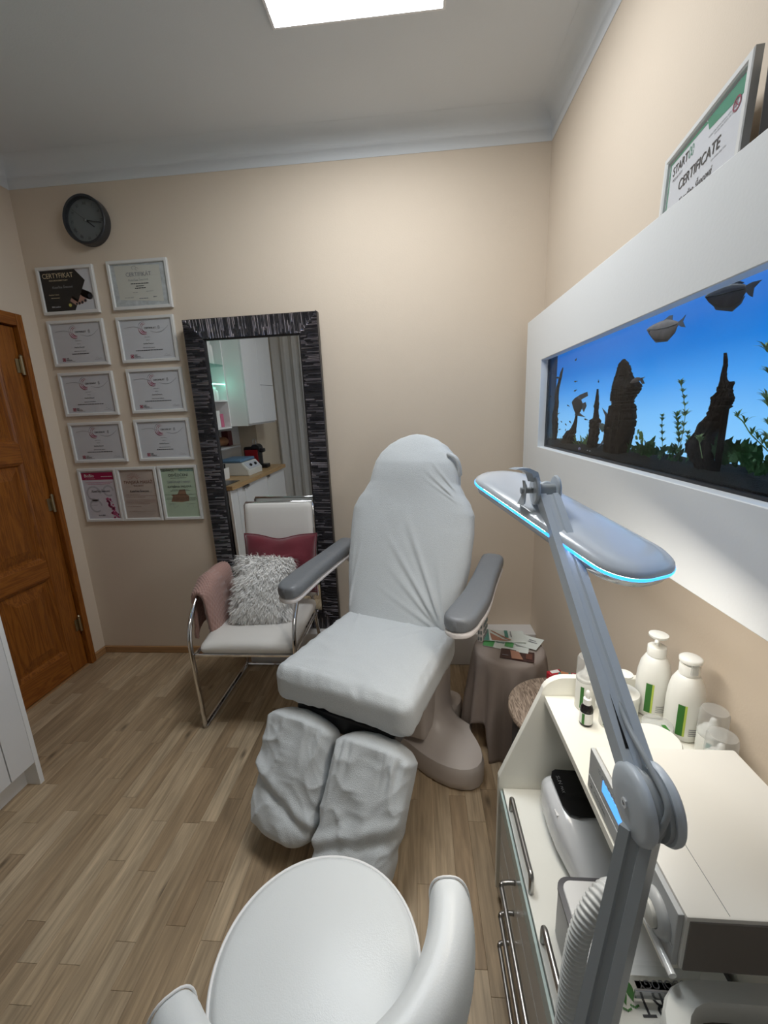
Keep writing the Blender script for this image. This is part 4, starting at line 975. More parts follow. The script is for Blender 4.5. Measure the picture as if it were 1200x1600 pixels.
# plants
PG = mat('water_plant_green', (0.22, 0.38, 0.12), 0.6, var=.3, vscale=30); PGD = mat('water_plant_dark', (0.045, 0.14, 0.05), 0.6, var=.4, vscale=25); PGL = mat('water_plant_light', (0.45, 0.60, 0.30), 0.6)
def blade(mb, p, d, L, wd, nrm):
    d = d.normalized(); s_ = d.cross(nrm)
    if s_.length < 1e-5: s_ = d.orthogonal()
    s_.normalize(); up = s_.cross(d)
    rings = []
    for f, wf, c in ((0, .25, 0), (.3, 1, .10), (.65, .85, .10), (1, .05, -.05)):
        q = p + d * L * f + up * L * c
        rings.append([q - s_ * wd * wf, q + up * wd * .25 * wf, q + s_ * wd * wf, q - up * wd * .12 * wf])
    mb.ring_faces(rings)
def stem_plant(pts, conv, dep, whorls, label, m, L=0.021, nl=13, leafw=.0026, seed=1):
    P = catmull([aq(*conv(*p), dep) for p in pts], 6); r_ = random.Random(seed)
    t = thing('water_plant', label, 'water plant', (P[-1].x, P[-1].y, min(P[-1].z, 1.30)), group='plants in the aquarium')
    part('stem', MB().tube(P, 0.0012, 6), m, t, world=True); mb = MB()
    for wv in whorls:
        c = aq(*conv(*wv[:2]), dep); Lw = L * (wv[2] if len(wv) > 2 else 1)
        for q in range(nl):
            a = 2 * PI * q / nl + r_.random(); d = Vector((math.cos(a) * .55, math.sin(a) * .75, r_.uniform(.35, .75)))
            blade(mb, c, d, Lw * r_.uniform(.85, 1.15), leafw, Vector((0, 0, 1)))
    part('leaf', mb, m, t, world=True, stuff=True)
stem_plant([(455, 300), (470, 390), (485, 470), (492, 590), (480, 700), (450, 860)], cB, .14, [(455, 330, 1), (458, 345, .9), (472, 400, .75), (485, 455, .8), (490, 515, .8), (495, 600, 1.1), (480, 600, .9), (478, 690, .9), (470, 760, 1)], 'tall whorled green stem plant left of the leaning trunk', PGL, .020)
stem_plant([(295, 600), (298, 700), (300, 860)], cB, .15, [(298, 610, .8), (296, 645, .9), (292, 700, .8), (298, 760, 1), (300, 820, 1)], 'short whorled plant left of the tall green stem plant', PG, .018)
stem_plant([(420, 600), (435, 700), (440, 860)], cB, .16, [(422, 610, 1.1), (425, 650, 1.1), (430, 690, 1), (432, 730, 1), (438, 780, 1.1), (440, 830, 1)], 'bushy whorled plant with fine needles beside the tall stem plant', PG, .022, 14)
stem_plant([(515, 740), (518, 800), (520, 880)], cB, .15, [(515, 760, .9), (518, 800, .9), (515, 840, 1)], 'small whorled sprig at the foot of the leaning trunk', PG, .018)
stem_plant([(610, 790), (620, 850), (640, 960)], cB, .05, [(612, 805, 1), (618, 830, 1)], 'pale feathery tuft growing in front of the leaning trunk', PGL, .018, 14)
stem_plant([(915, 590), (980, 640), (1050, 750), (1130, 830), (1200, 900)], cB, .08, [(940, 615, 1), (1000, 665, 1.2), (1060, 760, 1), (1110, 800, 1), (1150, 840, 1.3), (1190, 880, 1.2)], 'slender arching plant with narrow leaves at the right of the aquarium', PG, .022, 5, .0022)
stem_plant([(1215, 20), (1210, 240), (1215, 500), (1215, 800), (1210, 940)], cB, .06, [(1190, 55, 1.6), (1200, 60, 1.3), (1205, 240, 1.1), (1190, 480, 1.6), (1200, 520, 1.3), (1205, 680, 1), (1195, 800, 1.3)], 'tall bright green stem plant cut by the right picture edge', PGL, .020, 14)
def bush(cs, conv, dep, label, m, seed, L=0.035, n_=26, wd=.006):
    r_ = random.Random(seed); pts = [aq(*conv(*c), dep) for c in cs]; c0 = pts[len(pts) // 2]
    t = thing('water_plant', label, 'water plant', (c0.x, c0.y, min(p.z for p in pts) - .0), group='plants in the aquarium')
    r2 = 0
    for p in pts:
        for q in range(n_):
            mb = MB(); a = r_.uniform(0, 2 * PI)
            blade(mb, p + Vector((r_.uniform(-.012, .012), r_.uniform(-.02, .02), r_.uniform(-.03, .0))), Vector((math.cos(a) * .5, math.sin(a), r_.uniform(.4, 1.4))), L * r_.uniform(.6, 1.15), wd * r_.uniform(.7, 1.2), Vector((1, 0, .3)))
            part('leaf', mb, m, t, world=True); r2 += 1
bush([(790, 860), (830, 900), (900, 900), (980, 920), (1040, 940)], cB, .12, 'dense dark green leafy clump right of the leaning trunk', PGD, 5, .045, 13, .009)
bush([(140, 880), (220, 880), (320, 900), (400, 900), (480, 900)], cB, .12, 'dark leafy clump between the driftwood slab and the trunk', PGD, 6, .032, 12, .007)
bush([(1090, 960), (1170, 1000)], cB, .06, 'low leafy clump in the right front corner of the aquarium', PGD, 9, .035, 12, .007)
bush([(460, 860), (510, 850), (420, 880)], cA, .15, 'green broad-leaved plant between the two left stumps', PG, 7, .038, 9, .007)
bush([(230, 870), (190, 890), (140, 850)], cA, .15, 'thin green plant at the far left end of the aquarium', PG, 8, .04, 9, .004)
bush([(960, 900), (1050, 910), (1130, 900)], cA, .13, 'grey-green leaves at the foot of the broad driftwood slab', PGD, 4, .035, 8, .008)
bush([(1050, 780), (1110, 790)], cA, .12, 'single pair of heart-shaped leaves right of the broad slab', PG, 14, .022, 3, .010)
# fish
def fishmat(name, c, v=.25): return mat(name, c, 0.4, var=v, vscale=60)
GF = fishmat('gourami_silver', (0.24, 0.20, 0.19), .35); AF = fishmat('angelfish_dark', (0.06, 0.055, 0.06)); NF = fishmat('tetra_dark', (0.035, 0.04, 0.055)); FIN = mat('fish_fin', (0.12, 0.13, 0.16), 0.5)
def flat(poly, conv, dep, th=.0012):
    P = [aq(*conv(*p), dep) for p in poly]
    return MB().ring_faces([[p + Vector((-th, 0, 0)) for p in P], [p + Vector((th, 0, 0)) for p in P]])
def fish(st, fins, conv, dep, label, m, thick=.16, group=None, eye=None, lines_=None, name='fish'):
    rings = []
    st2 = []
    for a, b_ in zip(st, st[1:]):
        for q in range(3): st2.append([lerp(a[i], b_[i], q / 3) for i in range(3)])
    st2.append(st[-1])
    for x_, yt, yb in st2:
        T, B = aq(*conv(x_, yt), dep), aq(*conv(x_, yb), dep); c = (T + B) / 2; h_ = (T - B).length / 2 + .0003
        rings.append([c + Vector((math.cos(2 * PI * j / 14) * (h_ * thick + .0006), 0, 0)) + (T - B) / 2 * math.sin(2 * PI * j / 14) for j in range(14)])
    c0 = sum(rings[len(rings) // 2], Vector()) / 14
    t = thing(name, label, 'fish', c0, group=group)
    part('body', MB().ring_faces(rings), m, t, 'all', world=True)
    for f in fins: part('tail_fin' if f[0] == 't' else 'fin', flat(f[1], conv, dep), FIN, t, world=True)
    if eye:
        e_ = aq(*conv(*eye), dep); part('eye', MB().lathe([(0.0022, -.001), (0.0022, .001), (0, .0015)], e_ + Vector((-.0075, 0, 0)), 12, Matrix.Rotation(-PI / 2, 4, 'Y')), BLACK, t, world=True)
    if lines_:
        def hh(x_):
            for (xa, ta, ba), (xb, tb, bb) in zip(st, st[1:]):
                if x_ <= xb: f = (x_ - xa) / (xb - xa); return (aq(*conv(x_, lerp(ta, tb, f)), dep) - aq(*conv(x_, lerp(ba, bb, f)), dep)).length / 2
            return .002
        P = [aq(*conv(*p), dep) + Vector((-hh(p[0]) * thick - .0012, 0, 0)) for p in lines_]; part('side_stripe', MB().tube(P, .0011, 6), BLACK, t, world=True)
    return t
fish([(118, 540, 548), (140, 520, 590), (180, 495, 640), (240, 468, 652), (300, 447, 640), (350, 455, 595), (385, 466, 530), (402, 474, 500)], [('t', [(398, 476), (440, 440), (466, 410), (440, 470), (462, 522), (425, 518), (398, 498)]), ('f', [(270, 460), (320, 418), (350, 412), (345, 458)]), ('f', [(180, 640), (200, 660), (300, 650), (370, 570), (385, 530), (300, 610)])], cF, .12, 'silvery pearl gourami swimming in the upper middle of the tank', GF, .22, 'pearl gouramis', (152, 560), [(130, 545), (220, 540), (320, 520), (395, 490)], 'gourami')
fish([(638, 244, 256), (670, 215, 300), (720, 190, 340), (800, 152, 355), (880, 128, 350), (950, 128, 300), (990, 135, 230), (1008, 150, 205)], [('t', [(1002, 150), (1060, 118), (1145, 98), (1075, 170), (1062, 252), (1030, 235), (1002, 200)]), ('f', [(850, 135), (920, 100), (990, 120), (960, 140)]), ('f', [(715, 335), (735, 368), (880, 382), (960, 310), (995, 240), (900, 330)])], cF, .07, 'large dark pearl gourami at the top near the right edge', fishmat('gourami_dark', (0.10, 0.095, 0.11), .4), .22, 'pearl gouramis', (672, 255), [(650, 250), (780, 235), (880, 205), (1000, 180)], 'gourami')
fish([(358, 450, 470), (372, 430, 520), (395, 405, 580), (420, 398, 585), (445, 410, 560), (462, 450, 520), (470, 470, 500)], [('f', [(395, 410), (440, 380), (518, 347), (525, 390), (470, 420), (445, 440)]), ('f', [(395, 570), (430, 560), (465, 590), (500, 612), (430, 600), (385, 592)]), ('t', [(462, 470), (500, 455), (510, 495), (480, 560), (462, 520)])], cA, .12, 'dark angelfish with tall fins left of the spiked stump', AF, .2, 'angelfish', name='angelfish')
fish([(640, 700, 720), (655, 680, 745), (672, 672, 770), (690, 680, 755), (702, 695, 730)], [('f', [(672, 515), (740, 590), (715, 640), (700, 690), (705, 600)]), ('f', [(640, 670), (660, 672), (650, 740)]), ('f', [(700, 750), (710, 860), (625, 935), (680, 850), (690, 790)])], cA, .10, 'pale angelfish half hidden behind the broad driftwood slab', fishmat('angelfish_pale', (0.16, 0.2, 0.19)), .25, 'angelfish', name='angelfish')
fish([(965, 248, 258), (990, 218, 260), (1030, 195, 250), (1060, 195, 235), (1075, 205, 225)], [('t', [(1070, 205), (1120, 190), (1095, 215), (1115, 262), (1090, 268), (1068, 230)])], cA, .07, 'small fish crossing the edge of the broad driftwood slab', GF, .3, name='small_fish')
tiny = [((398, 14), 26, 60, 'vertical tiny fish at the top left of the tank'), ((395, 240), 26, 10, 'tiny fish below the top left one'), ((392, 335), 26, 30, 'tiny fish just above the dark angelfish'), ((634, 240), 22, 90, 'tiny fish right above the spiked stump'), ((212, 200), 34, 5, 'tiny fish beside the tip of the thin stick'), ((318, 492), 22, -30, 'tiny fish left of the dark angelfish'), ((216, 575), 18, 25, 'tiny fish right of the thin stick'), ((248, 660), 16, -55, 'tiny fish over the low stump, leftmost of three'), ((293, 688), 20, -60, 'tiny fish over the low stump, middle of three'), ((338, 662), 24, -50, 'tiny fish over the low stump, right of three'), ((500, 635), 26, -15, 'tiny fish under the tail of the dark angelfish'), ((290, 745), 16, 80, 'tiny upright fish just above the low stump'), ((140, 395), 24, -25, 'tiny fish at the dark left end of the tank'), ((228, 740), 18, 10, 'tiny fish low beside the thin stick')]
for (c, L, ang, lb) in tiny:
    L *= 1.3
    ca, sa = math.cos(math.radians(ang)), -math.sin(math.radians(ang))
    def cv(x_, y_, c=c, ca=ca, sa=sa): return cA(c[0] + x_ * ca - y_ * sa, c[1] + x_ * sa + y_ * ca)
    st = [(-L * .5, -1, 1), (-L * .3, -L * .2, L * .2), (0, -L * .27, L * .27), (L * .3, -L * .12, L * .12), (L * .42, -L * .05, L * .05)]
    rings = []
    for x_, yt, yb in st:
        T, B = aq(*cv(x_, yt), .13), aq(*cv(x_, yb), .13); cc = (T + B) / 2; h_ = (T - B).length / 2
        rings.append([cc + Vector((math.cos(2 * PI * j / 8) * (h_ * .4 + .0005), 0, 0)) + (T - B) / 2 * math.sin(2 * PI * j / 8) for j in range(8)])
    P = [aq(*cv(*p), .13) for p in ((L * .36, 0), (L * .62, -L * .22), (L * .55, 0), (L * .62, L * .22))]
    mb = MB().ring_faces(rings).ring_faces([[p + Vector((-.0006, 0, 0)) for p in P], [p + Vector((.0006, 0, 0)) for p in P]])
    single('tetra', mb, NF, lb, 'fish', 'all', 'small fish in the aquarium', loc=aq(*cv(0, 0), .13))
STN = mat('pale_pebble', (0.5, 0.5, 0.52), 0.6)
for c, r, lb, mm in (((435, 950), .010, 'pale violet pebble below the left stump', mat('violet_pebble', (0.42, 0.38, 0.62), .6)), ((516, 998), .005, 'small white pebble, left of a pair on the gravel', STN), ((541, 996), .005, 'small white pebble, right of a pair on the gravel', STN)):
    p = aq(*cA(*c), .03); p.z = max(p.z, 1.298)
    single('pebble', MB().lathe([(r * .5, -r * .5), (r, -r * .2), (r * .95, r * .2), (r * .4, r * .6), (0, r * .65)], p, 12), mm, lb, 'pebble', 'all', loc=p)

# ------------------------------------------------------------------ certificate standing on the surround
ty0_, ty1_ = 0.985, 1.262
cy_, cH = (ty0_ + ty1_) / 2, 0.205 + 0.02
t, W, H = framed('white framed CERTIFICATE in green and white standing on top of the aquarium panel', -0.150, 0.150, 0, 0.225, mat('certificate_white', (0.66, 0.66, 0.70), 0.5), group=None, loc=(0.6235, 1.087, 1.801 + 0.1125 * 1.06), rot=(math.radians(-1.5), 0, math.radians(-97.4)), fw_=0.014)
t.scale = (1.16, 1, 1.06); a, b_ = W / 2, H / 2
GR = mat('print_green', (0.06, 0.26, 0.16), 0.5)
poly(t, [(0.012, b_ - .004), (a - .004, b_ - .004), (a - .004, b_ - .034), (0.022, b_ - .026)], GR, 'print_band', -.0079); poly(t, [(-a + .003, b_ - .004), (0.008, b_ - .004), (0.016, b_ - .011), (-a + .003, b_ - .008)], GR, 'print_band', -.0079)
poly(t, [(-a + .003, -b_ + .01), (-a + .008, -b_ + .01), (-a + .008, b_ - .008), (-a + .003, b_ - .008)], GR, 'print_band', -.0079); poly(t, [(-a + .008, -.045), (-a + .022, -.055), (-a + .020, -.075), (-a + .008, -.085)], GR, 'print_band', -.0078)
text('lettering', 'START', 0.026, INK, t, -0.084, 0.070, YP, sx=.85); text('lettering', 'PODOLOGY', 0.0075, INKG, t, -0.092, 0.052, YP)
text('lettering', 'CERTIFICATE', 0.030, INK, t, -0.005, 0.026, YP, sx=.86); text('lettering', 'Kateřina Švecová', 0.020, INK, t, -0.010, -0.010, YP, shear=.35, sx=.9)
lines(t, [(-0.03, -0.028, 0.15, .0018), (0.07, 0.008, .05, .0012), (0.07, 0.058, .09, .0012), (0.08, 0.052, .07, .0012)], INKG)
for sgn in (-1, 1): stroke(t, [(-0.04 + sgn * .005 + .004 * math.cos(q), 0.072 + .010 * math.sin(q)) for q in [i * .5 for i in range(13)]], .0018, GR)
stroke(t, [(0.108 + .010 * math.cos(q), 0.060 + .010 * math.sin(q)) for q in [i * .4 for i in range(17)]], .003, REDI); text('lettering', 'K', 0.014, REDI, t, .108, .060, YP)
part('rear_stand', MB().box(-0.02, 0.02, -0.001, 0.0, -0.11, 0.05), BLACK, t)
single('speaker', MB().box(0.60, 0.652, 0.62, 0.900, 1.801, PZ1 + .15, .006), BLACK, 'black box on the aquarium panel behind the framed certificate', 'box', loc=(0.625, .76, 1.801))

# ------------------------------------------------------------------ kitchen run along the left wall (near cabinet in view, the rest in the mirror)
KF = -1.60; KY1 = 1.345; KY0 = 0.135
DOORW = mat('gloss_white_front', (0.74, 0.75, 0.76), 0.12, spec=0.6)
cab_spans = [(KY0, 0.60), (0.60, 1.085), (1.085, KY1)]
labs = ['white base cabinet at the far corner by the curtain, seen in the mirror', 'white base cabinet in the middle of the run, seen in the mirror', 'white gloss base cabinet at the left edge, next to the pine door']
for (a, b_), lb in zip(cab_spans, labs):
    t = thing('base_cabinet', lb, 'cabinet', (XL + 0.24, (a + b_) / 2, 0), group=None)
    part('body', MB().box(XL + 0.002, KF - 0.022, a + .001, b_ - .001, 0.11, 0.858, 0.001), WHITEP, t, world=True)
    part('plinth', MB().box(KF - 0.075, KF - 0.06, a + .001, b_ - (0.02 if b_ == KY1 else 0), 0.0, 0.11), WHITEP, t, world=True)
    if b_ == KY1:
        part('end_panel', MB().box(XL + 0.002, KF + 0.0, b_ - 0.020, b_ - 0.001, 0.0, 0.858, 0.001), WHITEP, t, world=True)
        d_ = part('door', MB().box(KF - 0.019, KF, a + .002, 1.222, 0.112, 0.855, 0.0015), DOORW, t, world=True)
        part('filler', MB().box(KF - 0.019, KF, 1.226, b_ - .021, 0.112, 0.855, 0.001), DOORW, t, world=True)
        yc = 1.11
    else:
        d_ = part('door', MB().box(KF - 0.019, KF, a + .002, b_ - .002, 0.112, 0.855, 0.0015), DOORW, t, world=True); yc = b_ - .02 if b_ < 0.7 else a + .55
        if b_ > 1: yc = b_ - .04
    part('handle', MB().box(KF - .002, KF + 0.018, yc - 0.022, yc + 0.022, 0.846, 0.853, .001).box(KF + 0.012, KF + 0.018, yc - .022, yc + .022, 0.832, 0.853, .001), STEEL, d_, world=True)
wt = thing('worktop', 'oak worktop running over the white base cabinets, seen in the mirror', 'worktop', (-1.83, 0.74, 0.86))
part('top', MB().box(XL + 0.001, KF + 0.025, KY0, KY1 + .002, 0.861, 0.899, .003), OAKW, wt, world=True)
sk = thing('sink', 'dark composite sink let into the oak worktop, seen in the mirror', 'sink', (-1.83, 1.22, 0.90))
part('rim', MB().box(-2.02, KF - 0.03, 1.10, 1.33, 0.8995, 0.903, .002), mat('sink_dark', (0.03, 0.03, 0.032), 0.35), sk, world=True)
part('bowl', MB().ring_faces([[Vector((x_, y_, z_)) for x_, y_ in ((-1.99 + i_, 1.125 + i_), (KF - .06 - i_, 1.125 + i_), (KF - .06 - i_, 1.31 - i_), (-1.99 + i_, 1.31 - i_))] for i_, z_ in ((0, .9032), (0.004, .9036), (.02, .9034))]), mat('sink_bowl', (0.012, 0.012, 0.013), 0.3), sk, world=True)
wc = thing('wall_cabinet', 'tall glossy white wall cabinet above the worktop, seen in the mirror', 'cabinet', (-1.85, 0.5, 1.355))
UF = -1.62
part('body', MB().box(XL + 0.002, UF - 0.02, KY0, 0.785, 1.352, 2.55, .001), WHITEP, wc, world=True)
for a, b_ in ((KY0, 0.46), (0.46, 0.785)):
    if a < 0.3:
        part('door', MB().box(UF - .019, UF, a + .002, b_ - .0015, 1.37, 1.72, .0015), DOORW, wc, world=True); part('door', MB().box(UF - .019, UF, a + .002, b_ - .0015, 1.724, 2.548, .0015), DOORW, wc, world=True)
    else: part('door', MB().box(UF - .019, UF, a + .0015, b_ - .001, 1.37, 2.548, .0015), DOORW, wc, world=True)
sh = thing('open_shelf_unit', 'white open shelves with a green light strip, seen at the left of the mirror', 'shelf', (-1.95, 1.15, 1.36))
part('side_panel', MB().box(XL + .002, -1.80, 0.787, 0.803, 1.336, 2.55), WHITEP, sh, world=True); part('side_panel', MB().box(XL + .002, -1.80, 1.28, 1.296, 1.336, 2.55), WHITEP, sh, world=True)
part('back_panel', MB().box(XL + .002, XL + .008, 0.803, 1.28, 1.336, 2.55), WHITEP, sh, world=True)
SHZ = (1.338, 1.576, 1.878, 2.15, 2.53)
for z in SHZ: part('shelf', MB().box(XL + .008, -1.802, 0.8035, 1.2795, z, z + .014), WHITEP if z < 1.8 or z > 2.5 else glassy('shelf_glass', (0.8, 0.9, 0.88), 0.02, 1.4), sh, world=True)
part('light_strip', MB().box(-1.812, -1.804, 0.8036, 1.2794, 1.722, 1.729), mat('green_led_strip', (0.2, 0.9, 0.7), 0.5, emis=(0.25, 1.0, 0.72), estr=9.0), sh, world=True)
WB = mat('white_bottle_plastic', (0.80, 0.80, 0.78), 0.35); PKB = mat('pink_box_card', (0.6, 0.15, 0.25), 0.6)
def simple_bottle(loc, r, h, label, grp_, m=None, cap=True):
    t = thing('bottle', label, 'bottle', loc, group=grp_)
    part('body', MB().lathe([(r * .9, 0), (r, .004), (r, h * .7), (r * .8, h * .78), (r * .4, h * .82), (r * .4, h * .84)], seg=18), m or WB, t, 50)
    part('cap', MB().lathe([(r * .45, h * .84), (r * .45, h * .97), (r * .38, h)], seg=16), m or WB, t, 50)
    return t
for z, n_, w0 in ((1.591, 4, 'below the green light strip'), (1.893, 4, 'on the shelf above the green light strip'), (2.165, 4, 'on the upper open shelf')):
    for q in range(n_): simple_bottle((-1.88 + .02 * (q % 2), 0.85 + q * 0.085, z), 0.026 + 0.004 * (q % 2), 0.11 + 0.10 * (z > 1.7) + 0.03 * (q % 3), ('white bottle %s, ' % w0) + ['nearest the grey cabinet side', 'second from the cabinet side', 'third from the cabinet side', 'last towards the mirror'][q], 'white bottles ' + w0, None)
single('box', MB().box(-1.90, -1.84, 0.90, 0.99, 1.353, 1.50, .002), WB, 'white carton on the lowest open shelf, seen in the mirror', 'box', loc=(-1.87, .945, 1.353))
single('box', MB().box(-1.90, -1.84, 0.84, 0.895, 1.353, 1.47, .002), PKB, 'pink carton beside the white one on the lowest open shelf', 'box', loc=(-1.87, .87, 1.353))
# counter-top appliances seen in the mirror
ap = thing('steriliser', 'white tabletop steriliser with a blue lid on the oak worktop, seen in the mirror', 'appliance', (-1.80, 0.72, 0.9))
part('body', MB().prism([(-.15, 0), (.15, 0), (.15, .05), (.09, .12), (-.15, .12)], lambda u, v, tt: Vector((u, tt, v)), -.15, .15, .006), mat('appliance_cream', (0.66, 0.66, 0.62), 0.4), ap)
part('lid', MB().box(-.15, .085, -.148, .148, .121, .150, .012, 3), mat('appliance_blue_lid', (0.10, 0.20, 0.32), .35), ap, True)
part('control_panel', MB().ring_faces([[Vector((.1495 - .06 * f + .001, y_, .052 + .068 * f + .001)) for y_, f in ((-.12, .1), (.12, .1), (.12, .9), (-.12, .9))], [Vector((.1515 - .06 * f + .001, y_, .0535 + .068 * f + .001)) for y_, f in ((-.12, .1), (.12, .1), (.12, .9), (-.12, .9))]]), mat('panel_pale', (0.5, 0.52, 0.56), .4), ap)
part('knob', MB().lathe([(.014, 0), (.014, .012), (.004, .014)], (.128, -.05, .088), 16, Matrix.Rotation(math.radians(41), 4, 'Y')).lathe([(.014, 0), (.014, .012), (.004, .014)], (.128, .05, .088), 16, Matrix.Rotation(math.radians(41), 4, 'Y')), BLACK, ap)
cdy = thing('cutlery_caddy', 'small white caddy holding dark tools beside the steriliser, seen in the mirror', 'caddy', (-1.84, 1.02, 0.9))
part('tub', MB().ring_faces([[Vector((sx * a, sy * b2, z)) for sx, sy in ((-1, -1), (1, -1), (1, 1), (-1, 1))] for a, b2, z in ((.05, .045, 0), (.055, .05, .10), (.050, .045, .10), (.047, .042, .012))]), WB, cdy)
for q in range(4): part('tool', MB().tube([(-.03 + q * .02, .01 * (-1) ** q, .014), (-.035 + q * .022, .02 * (-1) ** q, .135)], [.004, .008]), BLACK, cdy)
cm = thing('coffee_machine', 'black and red capsule coffee machine on the worktop, seen in the mirror', 'coffee machine', (-1.80, 0.36, 0.9))
part('body', MB().box(-.11, .06, -.05, .05, 0, .22, .02, 3), BLACK, cm, True); part('side_face', MB().box(-.09, .05, .051, .062, .01, .19, .004), mat('coffee_red', (0.22, 0.01, 0.015), .3), cm)
part('head', MB().cyl((.02, -.05, .20), (.02, .05, .20), .045).box(.02, .10, -.035, .035, .16, .20, .01), BLACK, cm, True); part('drip_tray', MB().box(.05, .13, -.045, .045, .0, .04, .006), BLACK, cm)
part('handle', MB().tube(catmull([(0, -.03, .24), (0, -.03, .29), (0, .03, .29), (0, .03, .24)], 5), .004), CHROME, cm, True)
ws = thing('wall_shelf', 'narrow grey shelf on the wall over the steriliser, seen in the mirror', 'shelf', (XL + .09, 0.75, 1.14))
part('board', MB().box(-.08, .10, -.26, .26, 0, .016, .002), mat('shelf_grey', (.45, .45, .45), .5), ws)
bg = single('bag', MB().tube(catmull([(-1.98, .62, 1.205), (-1.98, .72, 1.21), (-1.98, .85, 1.208), (-1.98, .92, 1.202)], 5), [.02] + [.046] * 14 + [.02], 14, squash=(1, .9)), mat('brown_leather_bag', (.26, .12, .05), .6), 'brown leather pouch lying on the grey wall shelf, seen in the mirror', 'pouch', 'all', loc=(-1.98, .77, 1.16))
single('box', MB().box(-2.02, -1.95, .52, .60, 1.1575, 1.30, .003), mat('dark_red_box', (.12, .02, .02), .5), 'dark red box beside the brown pouch on the wall shelf', 'box', loc=(-1.985, .56, 1.1575))

# ------------------------------------------------------------------ trolley
ZT, ZS, YF, TXF = 0.715, 0.415, 0.985, 0.222
tr = thing('trolley', 'cream work trolley with a raised rear shelf and drawers under the aquarium', 'trolley', (0.43, 0.55, 0))
def side_poly():
    P = [(TXF - .012, 0.05), (TXF - .012, ZS + .035), (0.312, ZT - .0)]
    for q in range(8):
        a = math.radians(150 - q * 60 / 7 * 1.0); P.append((0.372 + 0.062 * math.cos(a), ZT - .0095 + 0.062 * math.sin(a)))
    P += [(0.648, ZT + 0.052), (0.648, 0.05)]
    return P
part('side_panel', MB().prism(side_poly(), lambda u, v, t_: Vector((u, t_, v)), YF, YF + .018, .001), CREAM, tr, world=True, label='cream side panel with slanted rounded front')
part('side_panel', MB().box(TXF - .012, 0.648, 0.28, 0.298, 0.05, 0.40, .001), CREAM, tr, world=True)
part('top_shelf', MB().box(0.322, 0.648, 0.44, YF - .0005, ZT - .018, ZT, .001), CREAM, tr, world=True)
part('support', MB().box(0.50, 0.512, 0.44, YF - .001, ZS + .001, ZT - .0185), CREAM, tr, world=True, label='cream upright behind the open shelf')
part('work_shelf', MB().box(TXF, 0.648, 0.299, YF - .0005, ZS - .018, ZS, .001), CREAM2, tr, world=True)
part('body', MB().box(TXF + .022, 0.645, 0.30, YF - .001, 0.06, ZS - .019), CREAM, tr, world=True)
part('glass_edge', MB().box(TXF - 0.008, TXF - .002, 0.30, YF - .002, ZS - .050, ZS - .005, .001), mat('green_glass_edge', (0.40, 0.50, 0.49), 0.25), tr, world=True)
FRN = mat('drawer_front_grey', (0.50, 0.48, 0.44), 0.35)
def handle(y0, y1, x_, z_, dx_, dz_, r=.0055, par=tr, nm='handle'):
    pts = []
    a, b_ = Vector((x_, y0, z_)), Vector((x_, y1, z_)); o2 = Vector((dx_, 0, dz_)); e = (b_ - a).normalized() * .018
    P = catmull([a, a + o2 * .6, a + o2 + e * .35 * 1, a + o2 + e * 2, b_ + o2 - e * 2, b_ + o2 - e * .35, b_ + o2 * .6, b_], 5)
    part(nm, MB().tube(P, r, 12), STEEL, par, 'all', world=True)
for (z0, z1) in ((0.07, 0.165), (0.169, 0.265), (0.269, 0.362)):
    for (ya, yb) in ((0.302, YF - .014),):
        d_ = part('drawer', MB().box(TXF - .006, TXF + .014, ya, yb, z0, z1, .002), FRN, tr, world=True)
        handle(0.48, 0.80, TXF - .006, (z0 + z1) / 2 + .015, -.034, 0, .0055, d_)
handle(0.722, 0.918, TXF + .008, ZS, 0, .042, .006); handle(0.49, 0.634, TXF + .008, ZS, 0, .042, .006)
for q in ((0.28, 0.32), (0.28, 0.9), (0.6, 0.32), (0.6, 0.9)): part('caster', MB().cyl((q[0] - .012, q[1], .026), (q[0] + .012, q[1], .026), .025).cyl((q[0], q[1], .03), (q[0], q[1], .062), .008), BLACK, tr, world=True)

# device on the top shelf
dv = thing('foot_care_unit', 'cream foot care unit with a blue display on the trolley', 'appliance', (0.46, 0.57, ZT + .001))
DX0, DX1, DY0_, DY1_, DZ0, DZ1 = 0.325, 0.588, 0.428, 0.712, ZT + .001, 0.808
part('housing', MB().box(DX0 + .008, DX1, DY0_, DY1_, DZ0, DZ1, .004, 2), mat('unit_cream', (0.77, 0.76, 0.72), .4), dv, True, world=True)
part('side_face', MB().box(DX0 + .012, DX1 - .004, DY0_ - .0015, DY0_ + .002, DZ0 + .001, DZ1 - .006, .001), mat('unit_side_shade', (.20, .18, .165), .5), dv, world=True, label='near side with shade painted in taupe')  # shade on the cream housing's near side, painted as a thin dark sheet
FG = mat('unit_front_grey', (0.50, 0.52, 0.53), .4)
fp = part('front_panel', MB().box(DX0, DX0 + .0075, DY0_ + .004, DY1_ - .001, DZ0 + .001, DZ1 - .002, .001), FG, dv, world=True)
part('display', MB().box(DX0 - .001, DX0, 0.560, 0.652, DZ0 + .050, DZ0 + .073), mat('blue_display', (.1, .3, .8), .4, emis=(0.09, 0.40, 1.0), estr=1.2), fp, world=True)
part('groove', MB().box(DX0 - .0006, DX0 + .0002, DY0_ + .006, DY1_ - .003, DZ0 + .030, DZ0 + .0325), mat('groove_white', (.75, .77, .78), .4), fp, world=True)
Mx = lambda y_, z_, off=-.0012: Matrix.Translation((DX0 + off, y_, z_)) @ Matrix.Rotation(-PI / 2, 4, 'Z') @ Matrix.Rotation(PI / 2, 4, 'X')
def wtext(s_, size, y_, z_, m, par, rot_=0, **k_):
    o2 = text('lettering', s_, size, m, par, 0, 0, M=Mx(y_, z_), rot=rot_, **k_)
    root_ = par
    while root_.parent: root_ = root_.parent
    o2.data.transform(tmat(root_).inverted()); return o2
